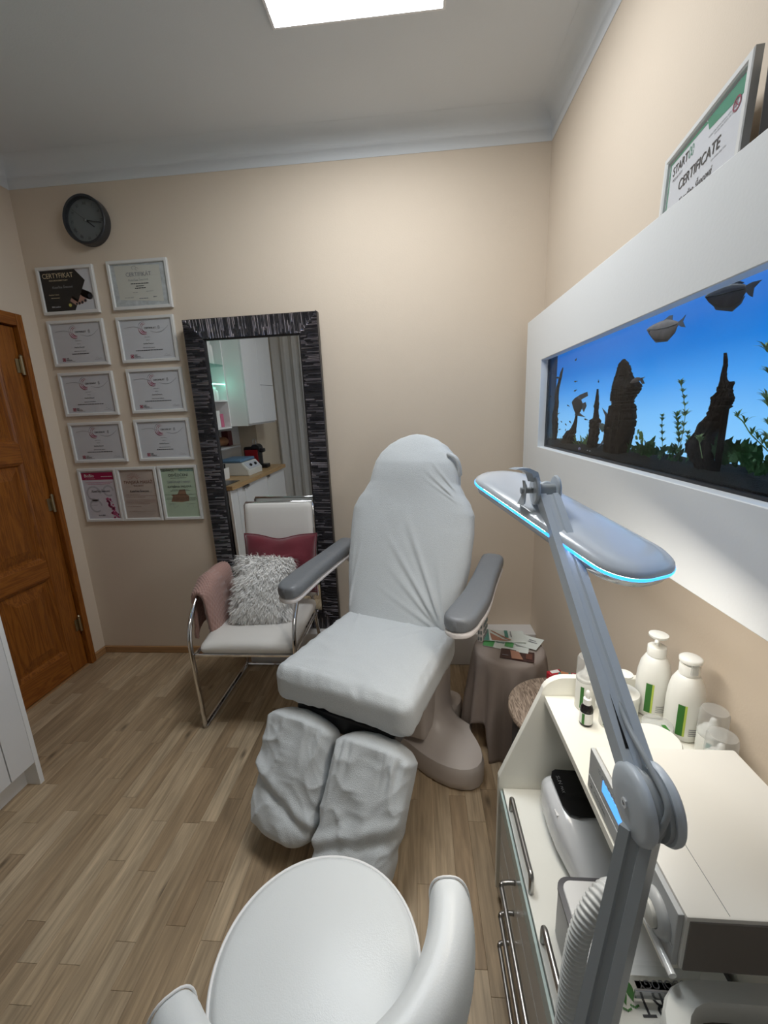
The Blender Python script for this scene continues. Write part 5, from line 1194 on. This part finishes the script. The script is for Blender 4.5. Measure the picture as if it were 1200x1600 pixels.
wtext('PODOTRONIC', .0075, .655, DZ0 + .018, mat('print_unit_grey', (.18, .19, .2), .5), fp)
part('power_symbol', MB().tube([Vector((DX0 - .001, 0.694 + .004 * math.cos(q * .5), DZ0 + .017 + .004 * math.sin(q * .5))) for q in range(12)], .0006, 6), MATS['print_unit_grey'], fp, world=True)
mb = MB()
for a in range(7):
    for b2 in range(2): mb.box(DX0 - .0006, DX0 + .0002, 0.665 - a * .012, 0.672 - a * .012, DZ0 + .078 - b2 * .006, DZ0 + .0795 - b2 * .006)
part('touch_mark', mb, MATS['print_unit_grey'], fp, world=True, stuff=True)
part('seam', MB().box(DX0 + .062, DX0 + .0627, DY0_ + .004, DY0_ + .10, DZ1 - .0005, DZ1 + .0004), MATS['print_unit_grey'], dv, world=True)
part('hose_holder', MB().lathe([(.030, 0), (.030, .004), (.026, .009), (.018, .011), (.016, .003), (0, .002)], (DX0, .468, DZ0 + .040), 32, Matrix.Rotation(-PI / 2, 4, 'Y')), FG, dv, True, world=True)
part('cup', MB().lathe([(.017, 0), (.017, .012), (.011, .015), (0, .015)], (DX0 - .004, .468, DZ0 + .040), 24, Matrix.Rotation(-PI / 2, 4, 'Y')), mat('cup_cream', (.62, .62, .58), .4), dv, True, world=True)
part('glass_tube', MB().tube([(DX0 - .008, .50, DZ0 + .012), (DX0 - .008, .415, DZ0 + .010)], .005, 12), mat('clear_tube', (.8, .82, .82), .1, spec=.8), dv, True, world=True)

# nail lamp on the work shelf
nl = thing('nail_lamp', 'white and grey UV nail lamp with a black window on the open shelf', 'nail lamp', (0.375, 0.85, ZS + .001))
def nlring(y, hw_, h_, x0=0.375, z0=ZS + .001):
    r = []
    for j in range(36):
        a = 2 * PI * j / 36; ca, sa = math.cos(a), math.sin(a); e = .55
        r.append(Vector((x0 + math.copysign(abs(ca) ** e, ca) * hw_, y, z0 + h_ / 2 + math.copysign(abs(sa) ** e, sa) * h_ / 2)))
    return r
st = [(0.945, .055, .075), (0.935, .066, .10), (0.90, .073, .118), (0.84, .074, .120), (0.80, .070, .112), (0.76, .060, .096), (0.72, .050, .075), (0.69, .047, .056), (0.67, .045, .048)]
rings = []
for a, b_ in zip(st, st[1:]):
    for q in range(4): rings.append(nlring(*[lerp(a[i], b_[i], q / 4) for i in range(3)]))
rings.append(nlring(*st[-1]))
part('shell', MB().ring_faces(rings), mat('nail_lamp_white', (.68, .70, .73), .18, spec=.6), nl, 60, world=True)
part('rear_cap', MB().ring_faces([nlring(.946, .052, .070), nlring(.956, .046, .062)]), BLACK, nl, world=True)
wn = MB(); P = []
for (u, v) in [(0.036, 0.925), (0.045, 0.915), (0.047, 0.90), (0.046, 0.84), (0.040, 0.815), (0.025, 0.802), (-0.02, 0.800), (-0.040, 0.806), (-0.050, 0.826), (-0.052, 0.905), (-0.045, 0.922), (-0.035, 0.928)]:
    P.append(Vector((0.375 + u, v, ZS + .1215 - 0.02 * max(0, abs(u) - .03) - .0 if v > .82 else ZS + .1175)))
wn.ring_faces([P, [p + Vector((0, 0, .003)) for p in P]])
part('window', wn, mat('nail_lamp_window', (.006, .006, .007), .12), nl, True, world=True)
text('lettering', 'SUN', .013, mat('window_print', (.12, .12, .12), .5), nl, 0, 0, M=Matrix.Translation((-.036, .045, .1240)) @ Matrix.Rotation(-PI / 2, 4, 'Z'))
text('lettering', 'MAX', .009, MATS['window_print'], nl, 0, 0, M=Matrix.Translation((-.036, .018, .1240)) @ Matrix.Rotation(-PI / 2, 4, 'Z'))
part('label_sticker', MB().box(-.066, -.058, -.035, -.018, .1035, .1045), mat('sticker_white', (.85, .85, .86), .4), nl)

# dust collector box with a dark rim
dc = thing('dust_collector', 'white rounded box with a dark grey edge beside the nail lamp', 'appliance', (0.335, 0.56, ZS + .001))
def rrect(x0, x1, y0, y1, r, z):
    P = []
    for cx_, cy2, a0 in ((x1 - r, y1 - r, 0), (x0 + r, y1 - r, 90), (x0 + r, y0 + r, 180), (x1 - r, y0 + r, 270)):
        for q in range(7): a = math.radians(a0 + q * 15); P.append(Vector((cx_ + r * math.cos(a), cy2 + r * math.sin(a), z)))
    return P
X0, X1_, Y0_, Y1_ = 0.258, 0.490, 0.490, 0.668
part('body', MB().ring_faces([rrect(X0 + .004, X1_, Y0_, Y1_ - .004, .022, ZS + .001), rrect(X0, X1_, Y0_, Y1_, .024, ZS + .006), rrect(X0, X1_, Y0_, Y1_, .024, ZS + .115)]), mat('collector_grey', (.42, .43, .45), .4), dc, True, world=True)
part('rim', MB().ring_faces([rrect(X0 - .001, X1_ + .001, Y0_ - .001, Y1_ + .001, .024, ZS + .115), rrect(X0 - .001, X1_ + .001, Y0_ - .001, Y1_ + .001, .024, ZS + .122), rrect(X0 + .008, X1_ - .008, Y0_ + .008, Y1_ - .008, .018, ZS + .124)]), mat('collector_dark', (.09, .09, .10), .4), dc, True, world=True)
part('lid', MB().ring_faces([rrect(X0 + .0075, X1_ - .008, Y0_ + .008, Y1_ - .0075, .018, ZS + .122), rrect(X0 + .009, X1_ - .009, Y0_ + .009, Y1_ - .009, .017, ZS + .1265)]), mat('collector_white', (.76, .77, .78), .35), dc, True, world=True)
part('vent', MB().box(X0 + .03, X0 + .12, Y0_ - .0015, Y0_ + .001, ZS + .03, ZS + .08).box(X0 + .13, X0 + .16, Y0_ - .002, Y0_ + .001, ZS + .03, ZS + .10), MATS['collector_dark'], dc, world=True)

# bottles and jars on the shelf
GLAB = mat('label_green', (0.035, 0.17, 0.025), .5); YLAB = mat('label_yellow_green', (.50, .62, .10), .5); TLAB = mat('label_teal', (.04, .28, .27), .5); LW = mat('label_white', (.78, .78, .76), .45)
CLR = glassy('clear_cap_plastic', (.93, .94, .94), .12, 1.2, .30, (.75, .75, .74)); CREAMB = mat('bottle_cream_white', (.79, .79, .75), .35)
def band(r, a0, a1, z0, z1, n_=8):
    mb = MB(); mb.ring_faces([[Vector((r * math.cos(lerp(a0, a1, q / n_)), r * math.sin(lerp(a0, a1, q / n_)), z)) for q in range(n_ + 1)] for z in (z0, z1)], closed=False); return mb
FA = math.radians(236)      # the side that faces the room and the camera
def labelled(t, r, z0, z1, col=GLAB, off=0.0, yl=True):
    part('green_stripe' if col is not TLAB else 'teal_stripe', band(r + .0006, FA + off - .30, FA + off + .05, z0, z1), col, t)
    if yl: part('yellow_stripe', band(r + .0005, FA + off + .05, FA + off + .16, z0, z1), YLAB, t)
    for q in range(4): part('print_line', band(r + .0005, FA + off + .35, FA + off + .9, z0 + .004 + q * .005, z0 + .0055 + q * .005), INKG, t)
def pump_bottle(loc, r, h, label, head=True, rz=0.0):
    t = thing('pump_bottle', label, 'bottle', loc)
    part('body', MB().lathe([(r * .86, 0), (r * .97, .006), (r, .02), (r, h * .52), (r * .96, h * .66), (r * .84, h * .80), (r * .62, h * .90), (r * .48, h * .93)], seg=36), CREAMB, t, 70)
    part('collar', MB().lathe([(r * .52, h * .925), (r * .55, h * .93), (r * .55, h * 1.06), (r * .50, h * 1.07), (0, h * 1.07)], seg=32), CREAMB, t, 50)
    if head:
        p_ = part('pump', MB().lathe([(.0045, h * 1.07), (.0045, h * 1.18), (.016, h * 1.20), (.0205, h * 1.22), (.0205, h * 1.25), (.012, h * 1.262), (0, h * 1.264)], seg=28), CREAMB, t, 60)
        part('spout', MB().tube([(0, 0, h * 1.205), (-.012, -.016, h * 1.19), (-.016, -.022, h * 1.175)], [.006, .005, .004], 10), CREAMB, p_, True)
    else:
        p_ = part('pump', MB().lathe([(r * .42, h * 1.07), (r * .42, h * 1.10), (r * .60, h * 1.11), (r * .62, h * 1.15), (r * .52, h * 1.17), (0, h * 1.172)], seg=32), CREAMB, t, 60)
        part('clear_clip', MB().box(-.012, .004, -r * .66, -r * .56, h * .98, h * 1.13, .002), CLR, p_)
    labelled(t, r, h * .10, h * .56)
    return t
pump_bottle((0.560, 0.935, ZT + .001), .036, .165, 'tall white pump bottle with its head up, at the back of the trolley')
pump_bottle((0.590, 0.862, ZT + .001), .0365, .165, 'white pump bottle with its head locked down, right of the taller one', False)
def capped(loc, r, hb, hc, label, teal=False, tone=CREAMB):
    t = thing('airless_bottle', label, 'bottle', loc)
    part('body', MB().lathe([(r * .95, 0), (r, .003), (r, hb), (r * .97, hb + .002), (0, hb + .002)], seg=36), tone, t, 50)
    part('nozzle', MB().lathe([(r * .72, hb + .002), (r * .70, hb + .012), (.008, hb + .018), (.006, hb + hc * .55), (.004, hb + hc * .62), (0, hb + hc * .63)], seg=24), WB, t, 60)
    part('clear_cap', MB().lathe([(r * 1.02, hb - .004), (r * 1.03, hb), (r * 1.0, hb + hc - .006), (r * .9, hb + hc), (0, hb + hc + .001)], seg=36), CLR, t, 60)
    labelled(t, r, .008, hb * .82, TLAB if teal else GLAB, 0, False)
    return t
capped((0.606, 0.795, ZT + .001), .0255, .058, .055, 'clear-capped bottle with a teal stripe, next to the wall', True)
capped((0.590, 0.745, ZT + .001), .0265, .040, .055, 'clear-capped bottle with a green stripe behind the foot care unit')
capped((0.408, 0.945, ZT + .001), .0235, .082, .058, 'slim clear-capped bottle with a green stripe by the side panel')
db = thing('dropper_bottle', 'small black dropper bottle with a green label in front of the slim bottle', 'bottle', (0.388, 0.885, ZT + .001))
part('body', MB().lathe([(.0135, 0), (.0145, .003), (.0145, .042), (.012, .049), (.0075, .053), (.0075, .056)], seg=28), mat('black_glass_bottle', (.012, .010, .010), .12), db, 60)
part('label', MB().lathe([(.0147, .006), (.0148, .0065), (.0148, .034), (.0147, .0345)], seg=28), LW, db, 60); part('green_stripe', band(.0151, FA - .45, FA - .02, .006, .034), GLAB, db)
part('collar', MB().lathe([(.009, .054), (.009, .068), (.006, .070), (0, .070)], seg=20), WB, db, 50); part('dropper_bulb', MB().lathe([(.0045, .070), (.0055, .076), (.0045, .086), (.002, .089), (0, .0895)], seg=16), WB, db, 70)
def jar(loc, r, h, label, lid=CREAMB, body=CREAMB, lidh=.3):
    t = thing('jar', label, 'jar', loc)
    part('body', MB().lathe([(r * .9, 0), (r * .97, .004), (r * .97, h * (1 - lidh)), (0, h * (1 - lidh))], seg=44), body, t, 50)
    part('lid', MB().lathe([(r, h * (1 - lidh) + .0006), (r, h * .95), (r * .96, h), (0, h)], seg=44), lid, t, 50); return t
t = jar((0.487, 0.925, ZT + .001), .037, .060, 'wide white jar with a pump on its lid behind the lamp arm')
p_ = part('pump', MB().lathe([(.010, .0602), (.009, .075), (.004, .077), (.004, .096), (.012, .100), (.018, .104), (.018, .108), (0, .112)], seg=26), CREAMB, t, 60)
part('spout', MB().tube([(0, 0, .102), (-.018, -.006, .100), (-.026, -.009, .095)], [.005, .0045, .004], 10), CREAMB, p_, True)
t = jar((0.520, 0.835, ZT + .001), .031, .045, 'white jar with a clear lid and a green tab in front of the pump bottles', CLR); labelled(t, .031, .004, .026, GLAB, .5)
part('green_tab', MB().box(.004, .013, -.024, -.006, .0456, .0462), GLAB, t)
jar((0.482, 0.772, ZT + .001), .046, .060, 'large white jar with a flat lid just behind the foot care unit', mat('jar_lid_white', (.80, .79, .74), .45), CREAMB, .4)
t = jar((0.437, 0.885, ZT + .001), .019, .050, 'small white jar half hidden behind the lamp arm', CREAMB); labelled(t, .019, .006, .034, GLAB)

# ------------------------------------------------------------------ task lamp
PV = Vector((0.266, 0.428, 0.986)); TOP = Vector((0.246, 0.812, 1.298)); LOW = Vector((0.128, 0.293, 0.455))
lp = thing('task_lamp', 'grey jointed-arm LED lamp with a blue-edged head, clamped to the trolley', 'lamp', LOW)
LS = Vector((1, 0.0, 0)).normalized()       # hinge axis
def uprofile(A, B, w_, d_, face=None, w1=None):
    """channel section: two cheeks with a recessed web"""
    ax = (B - A).normalized(); s_ = (LS - ax * LS.dot(ax)).normalized()
    n_ = ax.cross(s_).normalized()
    if n_.dot(CAM - A) < 0: n_ = -n_
    if face is not None:
        n_ = Vector(face); n_ = (n_ - ax * n_.dot(ax)).normalized(); s_ = n_.cross(ax).normalized()
    P = []
    prof = [(-.5, -.5), (.5, -.5), (.5, .5), (.18, .5), (.13, .36), (-.13, .36), (-.18, .5), (-.5, .5)]
    w1 = w1 or w_
    return [[A + s_ * u * w_ + n_ * v * d_ for u, v in prof], [B + s_ * u * w1 + n_ * v * d_ * (w1 / w_) for u, v in prof]], s_, n_, ax
rg, s1, n1, ax1 = uprofile(LOW, PV - (PV - LOW).normalized() * .035, .036, .032, face=(-0.62, -0.55, 0.3))
part('lower_arm', MB().ring_faces(rg), GREYD, lp, world=True)
rg, s2, n2, ax2 = uprofile(PV + (TOP - PV).normalized() * .03, TOP - (TOP - PV).normalized() * .02, .036, .028)
part('upper_arm', MB().ring_faces(rg), GREYP, lp, world=True)
sl = PV + ax2 * .085 + n2 * .0142
part('slot', MB().ring_faces([[sl - s2 * .0105 - ax2 * .03, sl - s2 * .0065 - ax2 * .03, sl - s2 * .0085 + ax2 * .035], [sl - s2 * .0105 - ax2 * .03 + n2 * .0004, sl - s2 * .0065 - ax2 * .03 + n2 * .0004, sl - s2 * .0085 + ax2 * .035 + n2 * .0004]]), BLACK, lp, world=True)
# elbow: two round cheeks with a screw
sc_ = s2
for sg in (-1, 1):
    Q = Matrix.Translation(PV + sc_ * (.016 * sg)) @ sc_.to_track_quat('Z', 'Y').to_matrix().to_4x4()
    if sg < 0: Q = Q @ Matrix.Rotation(PI, 4, 'X')
    prof = [(.042, -.006), (.044, -.002), (.043, .003), (.037, .007), (.020, .0085), (0, .009)]
    rings = []
    for r, z in prof: rings.append([Q @ Vector((max(r, 1e-5) * math.cos(2 * PI * j / 44), max(r, 1e-5) * 1.0 * math.sin(2 * PI * j / 44), z)) for j in range(44)])
    ck_ = part('joint_cheek', MB().ring_faces(rings), GREYP, lp, 60, world=True)
    part('screw', MB().ring_faces([[Q @ Vector((r * math.cos(2 * PI * j / 6), r * math.sin(2 * PI * j / 6), z)) for j in range(6)] for r, z in ((.0065, .008), (.0062, .0115), (.003, .0115), (.0028, .0098))]), CHROME, ck_, world=True)
Q = Matrix.Translation(PV) @ sc_.to_track_quat('Z', 'Y').to_matrix().to_4x4()
part('joint_core', MB().ring_faces([[Q @ Vector((r * math.cos(2 * PI * j / 36), r * math.sin(2 * PI * j / 36), z)) for j in range(36)] for r, z in ((.037, -.0115), (.039, -.009), (.039, -.004), (.034, -.003), (.034, .003), (.039, .004), (.039, .009), (.037, .0115))]), GREYD, lp, True, world=True)
part('cable', MB().tube(catmull([PV + ax2 * .12 + n2 * .004 + s2 * .004, PV + ax2 * .08 + n2 * .017, PV + ax2 * .03 + n2 * .040, PV + n2 * .046 - ax2 * .01, PV - ax1 * .05 + n2 * .035], 6), .0035, 8), GREYD, lp, 'all', world=True)
# head
HF, HN = Vector((0.181, 1.020, 1.302)), Vector((0.366, 0.625, 1.194))
HD = (HN - HF).normalized(); HC = (HF + HN) / 2; HL = (HN - HF).length
HW = Vector((0, 0, 1)).cross(HD).normalized(); HW = HW if HW.x > 0 else -HW
HW = (Matrix.Rotation(math.radians(HROLL), 3, HD) @ HW).normalized(); HU = HW.cross(HD).normalized(); HU = HU if HU.z > 0 else -HU
def hring(ins, z, w_=.150, bl=0.0):
    P = []; hl = HL / 2 - ins; hw_ = w_ / 2 - ins; r = min(.062, hw_) * .98
    for cx_, cy2, a0 in ((hl - r, hw_ - r, 0), (-hl + r, hw_ - r, 90), (-hl + r, -hw_ + r, 180), (hl - r, -hw_ + r, 270)):
        for q in range(9): a = math.radians(a0 + q * 11.25); P.append(HC + HD * (cx_ + r * math.cos(a)) + HW * (cy2 + r * math.sin(a)) + HU * z)
    return P
part('head_shell', MB().ring_faces([hring(0, 0), hring(.001, .004), hring(.006, .009), hring(.018, .013), hring(.034, .015), hring(.06, .0155)], cap0=False), mat('lamp_shell_grey', (.66, .70, .75), .2, spec=.6, coat=.3), lp, 60, world=True)
part('edge_light', MB().ring_faces([hring(.0005, -.0005), hring(-.0008, -.002), hring(-.0008, -.005), hring(.0005, -.0065)], cap0=False, cap1=False), mat('blue_edge_light', (.1, .4, .9), .3, emis=(0.03, 0.34, 1.0), estr=2.2), lp, 'all', world=True)
part('head_base', MB().ring_faces([hring(.001, -.007), hring(.006, -.020), hring(.010, -.022), hring(.013, -.022), hring(.014, -.012)], cap0=False, cap1=False), mat('clear_acrylic_rim', (.45, .47, .50), .12, spec=.8), lp, 60, world=True)
part('led_diffuser', MB().ring_faces([hring(.014, -.0185), hring(.016, -.019)], cap0=False), mat('lamp_led', (.9, .9, .9), .5, emis=(1.0, .93, .82), estr=HEAD_STRENGTH), lp, world=True)
# bracket joining head and arm
kn_ = HC + HU * .045 - HW * .015 - HD * .015
part('head_bracket', MB().tube(catmull([HC + HU * .022 + HD * -.05 - HW * .01, HC + HU * .035 - HD * .04 - HW * .012, kn_ - HD * .008], 5), [.018] * 5 + [.016] * 5 + [.012], 12), GREYP, lp, 'all', world=True)
Q = Matrix.Translation(TOP) @ LS.to_track_quat('Z', 'Y').to_matrix().to_4x4()
for z0, z1 in ((-.024, -.016), (.016, .022)):
    part('head_joint', MB().ring_faces([[Q @ Vector((r * math.cos(2 * PI * j / 32), r * math.sin(2 * PI * j / 32), z)) for j in range(32)] for r, z in ((.026, z0), (.028, z0 + .002), (.028, z1 - .002), (.026, z1))]), GREYP, lp, True, world=True)
part('joint_axle', MB().cyl(TOP - LS * .022, TOP + LS * .020, .012), GREYD, lp, True, world=True)
part('screw', MB().cyl(TOP - LS * .028, TOP - LS * .023, .006), CHROME, lp, True, world=True)
part('lever', MB().ring_faces([[TOP - LS * .018 + Vector((dx_, dy_, dz_)) + s_ for s_ in (Vector((0, .004, .002)), Vector((.012, 0, 0)), Vector((0, -.004, -.002)), Vector((-.012, 0, 0)))] for dx_, dy_, dz_ in ((-.004, .0, .018), (-.012, -.01, .036), (-.030, -.016, .045), (-.046, -.02, .046))]), GREYP, lp, True, world=True)
part('lever', MB().ring_faces([[TOP - LS * .045 + Vector((dx_, dy_, dz_)) + s_ * k_ for s_ in (Vector((0, .010, 0)), Vector((.005, 0, 0)), Vector((0, -.010, 0)), Vector((-.005, 0, 0)))] for dx_, dy_, dz_, k_ in ((0, 0, -.026, 1.6), (.004, 0, -.010, 1.0), (.006, 0, .008, .8), (.003, 0, .020, .5))]), GREYP, lp, True, world=True)
part('lever_pin', MB().cyl(TOP - LS * .047, TOP - LS * .02, .006), GREYD, lp, True, world=True)
part('clamp', MB().box(LOW.x - .022, LOW.x + .022, LOW.y - .022, LOW.y + .022, ZS - .09, ZS + .045, .004).box(LOW.x - .02, TXF + .02, LOW.y - .015, LOW.y + .015, ZS + .001, ZS + .010, .002).box(LOW.x - .02, TXF - .014, LOW.y - .015, LOW.y + .015, ZS - .085, ZS - .07, .002), GREYD, lp, world=True)

# ------------------------------------------------------------------ hose
hs = thing('suction_hose', 'ribbed pale grey suction hose curling past the lamp post', 'hose', (0.30, 0.42, 0.55))
HG = mat('hose_grey', (.55, .56, .55), .45)
def hose(P, r, pitch=.0072):
    P = catmull(P, 26); L = [0]
    for a, b_ in zip(P, P[1:]): L.append(L[-1] + (b_ - a).length)
    n_ = int(L[-1] / pitch) * 6; pts, rr_ = [], []
    k_ = 0
    for i in range(n_ + 1):
        s_ = L[-1] * i / n_
        while k_ < len(L) - 2 and L[k_ + 1] < s_: k_ += 1
        f = (s_ - L[k_]) / max(1e-9, L[k_ + 1] - L[k_]); pts.append(P[k_].lerp(P[k_ + 1], f)); rr_.append(r * (1 + .10 * math.cos(2 * PI * i / 6)))
    return MB().tube(pts, rr_, 20)
def ray(px, py, dep):
    return CAM + RW @ Vector(((px - 600) / FPX, (py - 800) / FPX, 1.0)) * dep
part('hose', hose([(.330, .540, .665), (.300, .528, .705), (.272, .512, .722), (.246, .497, .706), (.230, .487, .672), (.221, .478, .625), (.213, .466, .575), (.205, .452, .52), (.196, .438, .46)], .0150), HG, hs, 'all', world=True)
part('hose', hose([(.272, .440, .565), (.243, .432, .562), (.222, .420, .556), (.188, .404, .540), (.150, .385, .515)], .0145), HG, hs, 'all', world=True)

# podology carton, clear case and the rounded rim of the unit's cover near the camera
bx = single('cardboard_box', MB().box(0.262, 0.42, 0.36, 0.486, ZS + .001, 0.600, .001), mat('carton_white', (.72, .72, .68), .6), 'white START PODOLOGY carton with green footprints at the bottom edge', 'box', loc=(0.34, .42, ZS + .001))
def toptext(s_, size, x_, y_, rz_, m, z_=.6005): 
    return text('lettering', s_, size, m, bx, 0, 0, M=Matrix.Translation((x_ - .34, y_ - .42, z_ - ZS - .001)) @ Matrix.Rotation(rz_, 4, 'Z'))
toptext('START', .034, .354, .454, PI + .05, INK); toptext('PODOLOGY', .0145, .356, .477, PI + .05, INKG)
for sg, yy in ((-1, .0), (1, .004)):
    c = Vector((.293 - .34 + sg * .006, .462 - .42 + yy, .6008 - ZS - .001)); mb = MB()
    rings = []
    for r, z in ((1, 0), (1, .0003)):
        rings.append([c + Vector(((.0045 + .0013 * math.cos(2 * a)) * math.cos(a) * 1.0 * r + .0015 * math.sin(2 * a), .0125 * math.sin(a) * r, z)) for a in [2 * PI * j / 24 for j in range(24)]])
    mb.ring_faces(rings)
    for q in range(5): mb.lathe([(.0014, 0), (.0014, .0003), (0, .0003)], c + Vector((-.005 + q * .0025, -.0155 - .001 * (2 - abs(q - 2)), 0)), 8)
    part('footprint', mb, GLAB, bx)
cc = thing('clear_case', 'clear plastic case with dark contents behind the carton', 'case', (0.36, 0.468, 0.56))
part('case', MB().ring_faces([rrect(.30, .41, .484, .4895, .002, z) for z in (.545, .625)], cap1=False, cap0=False), GLASS, cc, world=True)
part('contents', MB().box(.308, .402, .463, .483, .546, .60, .004), mat('case_dark', (.04, .04, .045), .3), cc, world=True)
part('clip', MB().box(.30, .41, .455, .4585, .606, .622, .001), mat('clip_chrome', (.6, .6, .62), .15, .8), cc, world=True)
rm = thing('instrument_tray', 'grey-rimmed rounded tray with a dark interior at the bottom right corner', 'tray', (0.5, 0.3, 0.66))
def trr(ins, z): return rrect(.285 + ins, .68 - ins, .08 + ins, .428 - ins, .07 - ins * .8, z)
part('rim', MB().ring_faces([trr(.006, .60), trr(.0, .62), trr(0, .700), trr(.003, .706), trr(.026, .708), trr(.030, .702), trr(.030, .672)], cap0=True, cap1=False), mat('tray_rim_grey', (.60, .62, .60), .4), rm, 50, world=True)
part('tray_bottom', MB().ring_faces([trr(.0302, .668), trr(.0302, .680)]), mat('tray_dark', (.13, .12, .105), .6), rm, world=True)

# ------------------------------------------------------------------ plastic stool with leaflets, wood-topped stool
pst = thing('plastic_stool', 'translucent taupe plastic stool with draped skirt legs, leaflets on top', 'stool', (0.385, 1.675, 0))
PL = mat('taupe_translucent_plastic', (.47, .40, .36), .35, trans=.40, ior=1.08)
R0, HT = .150, .445
rings = []; NT = 160
prof = [(0.0, HT), (R0 * .5, HT), (R0 * .86, HT - .001), (R0 * .96, HT - .004), (R0, HT - .014), (R0 + .003, HT - .03)]
for r, z in prof: rings.append([Vector((max(r, 1e-4) * math.cos(2 * PI * j / NT), max(r, 1e-4) * math.sin(2 * PI * j / NT), z)) for j in range(NT)])
for i in range(1, 25):
    s_ = i / 24; ring = []
    for j in range(NT):
        a = 2 * PI * j / NT; ph = (a * 4 / (2 * PI) + 0.10) % 1.0; d_ = abs(ph - .5) * 2      # 1 at leg centre, 0 in the arch
        arch = 0.0 if d_ > .5 else math.sqrt(max(0, 1 - (d_ / .5) ** 2)); zb = 0.001 + arch * .13
        z = lerp(HT - .03, zb, s_); hfr = (HT - z) / HT
        r = R0 + .003 + .030 * hfr + .017 * min(1, hfr * 1.6) * math.cos(12 * a + .8) + .012 * hfr * (1 - arch)
        ring.append(Vector((r * math.cos(a), r * math.sin(a), z)))
    rings.append(ring)
mo = MB().ring_faces(rings, cap0=False, cap1=False)
ob = part('shell', mo, PL, pst, 'all'); sm = ob.modifiers.new('thickness', 'SOLIDIFY'); sm.thickness = .003; sm.offset = -1
def leaflet(loc, w_, h_, rz_, label, base, extras, z_):
    t = thing('leaflet', label, 'leaflet', (loc[0], loc[1], z_), rz_, group=None)
    mb = MB(); rings = []
    for i in range(7):
        u = -w_ / 2 + w_ * i / 6; zz = .0015 * math.sin(i * 1.3) + .0015
        rings.append([Vector((u, -h_ / 2, zz)), Vector((u, h_ / 2, zz)), Vector((u, h_ / 2, zz + .0012)), Vector((u, -h_ / 2, zz + .0012))])
    part('sheet', mb.ring_faces(rings), base, t)
    for nm, pl_, m in extras: part(nm, MB().ring_faces([[Vector((a, b_, .0046)) for a, b_ in pl_], [Vector((a, b_, .0049)) for a, b_ in pl_]]), m, t)
    return t
LGW = mat('leaflet_white', (.62, .66, .63), .4); LTE = mat('leaflet_teal', (.07, .24, .20), .4); LGR = mat('leaflet_green', (.09, .33, .11), .4); LDB = mat('leaflet_dark_brown', (.05, .022, .02), .35); LSK = mat('leaflet_skin', (.36, .18, .12), .4)
def bx4(a, b_, c, d_): return [(a, c), (b_, c), (b_, d_), (a, d_)]
leaflet((.365, 1.745), .20, .10, math.radians(-6), 'white leaflet with a dark teal end, topmost on the plastic stool', LGW, [('print', bx4(-.10, -.055, -.05, .05), LTE), ('print', [(-.045, .045), (-.04, .03), (.03, -.04), (.04, -.035), (.0, .0)], LSK), ('print', [(-.05, .02), (.0, -.03), (.03, -.045), (-.045, -.045)], LSK), ('print', bx4(.015, .03, -.02, .045), LTE), ('print', bx4(.04, .045, -.01, .04), INKG)], HT + .0085)
leaflet((.455, 1.715), .15, .10, math.radians(-35), 'white leaflet with a small green leaf print, right on the plastic stool', LGW, [('print', [(-.045, -.03), (-.02, -.01), (.005, -.015), (-.01, -.035)], LGR), ('print', bx4(.02, .06, .0, .005), INKG), ('print', bx4(.02, .05, .015, .02), INKG)], HT + .0045)
leaflet((.375, 1.685), .19, .09, math.radians(-20), 'white and bright green leaflet lying beneath the teal one', LGW, [('print', bx4(-.095, -.05, -.045, .045), LGR), ('print', bx4(-.005, .03, -.02, .03), LGR), ('print', bx4(.04, .085, .0, .004), INKG), ('print', bx4(-.045, -.01, .0, .004), LTE)], HT + .0005)
leaflet((.402, 1.600), .135, .075, math.radians(-16), 'dark brown leaflet with a hand photo at the stool front', LDB, [('print', [(-.03, .03), (.005, .025), (.025, -.03), (-.02, -.033)], LSK), ('print', bx4(.035, .06, -.02, .02), mat('leaflet_rust', (.13, .05, .035), .4)), ('print_line', bx4(-.06, -.035, -.015, -.012), INKG)], HT + .0005)
wst = thing('side_stool', 'round stool with a weathered wood top on a dark drum', 'stool', (0.472, 1.262, 0))
WT = pine('weathered_wood', (.44, .34, .26), (.10, .065, .045), 'Y', .7, 4.0)
part('top', MB().lathe([(.171, .438), (.175, .441), (.175, .455), (.172, .458), (0, .458)], seg=64), WT, wst, 50)
part('drum', MB().lathe([(.150, .0), (.156, .004), (.158, .42), (.155, .4375), (0, .4375)], seg=56), mat('drum_black', (.018, .017, .018), .45), wst, 50)
part('foot_ring', MB().lathe([(.157, .0), (.161, .002), (.161, .02), (.157, .022)], seg=56), CHROME, wst, True)
RDC = mat('candy_red', (.45, .02, .035), .3); TLC = mat('candy_teal', (.02, .20, .17), .3); ORC = mat('candy_orange', (.50, .20, .09), .4)
for (x_, y_, rz_, w_, m, lb) in ((.496, 1.418, .3, .055, RDC, 'small red sweet box on the wooden stool, leftmost'), (.528, 1.408, -.4, .045, TLC, 'small teal sweet packet between two red ones'), (.556, 1.390, 1.1, .05, RDC, 'small red sweet packet on the wooden stool, rightmost')):
    t = thing('sweet_box', lb, 'box', (x_, y_, .459), rz_)
    part('box', MB().box(-w_ / 2, w_ / 2, -.014, .014, 0, .036, .005), m, t); part('print', MB().box(-w_ * .3, w_ * .3, -.008, .008, .0362, .0366), LW if m is RDC else ORC, t)
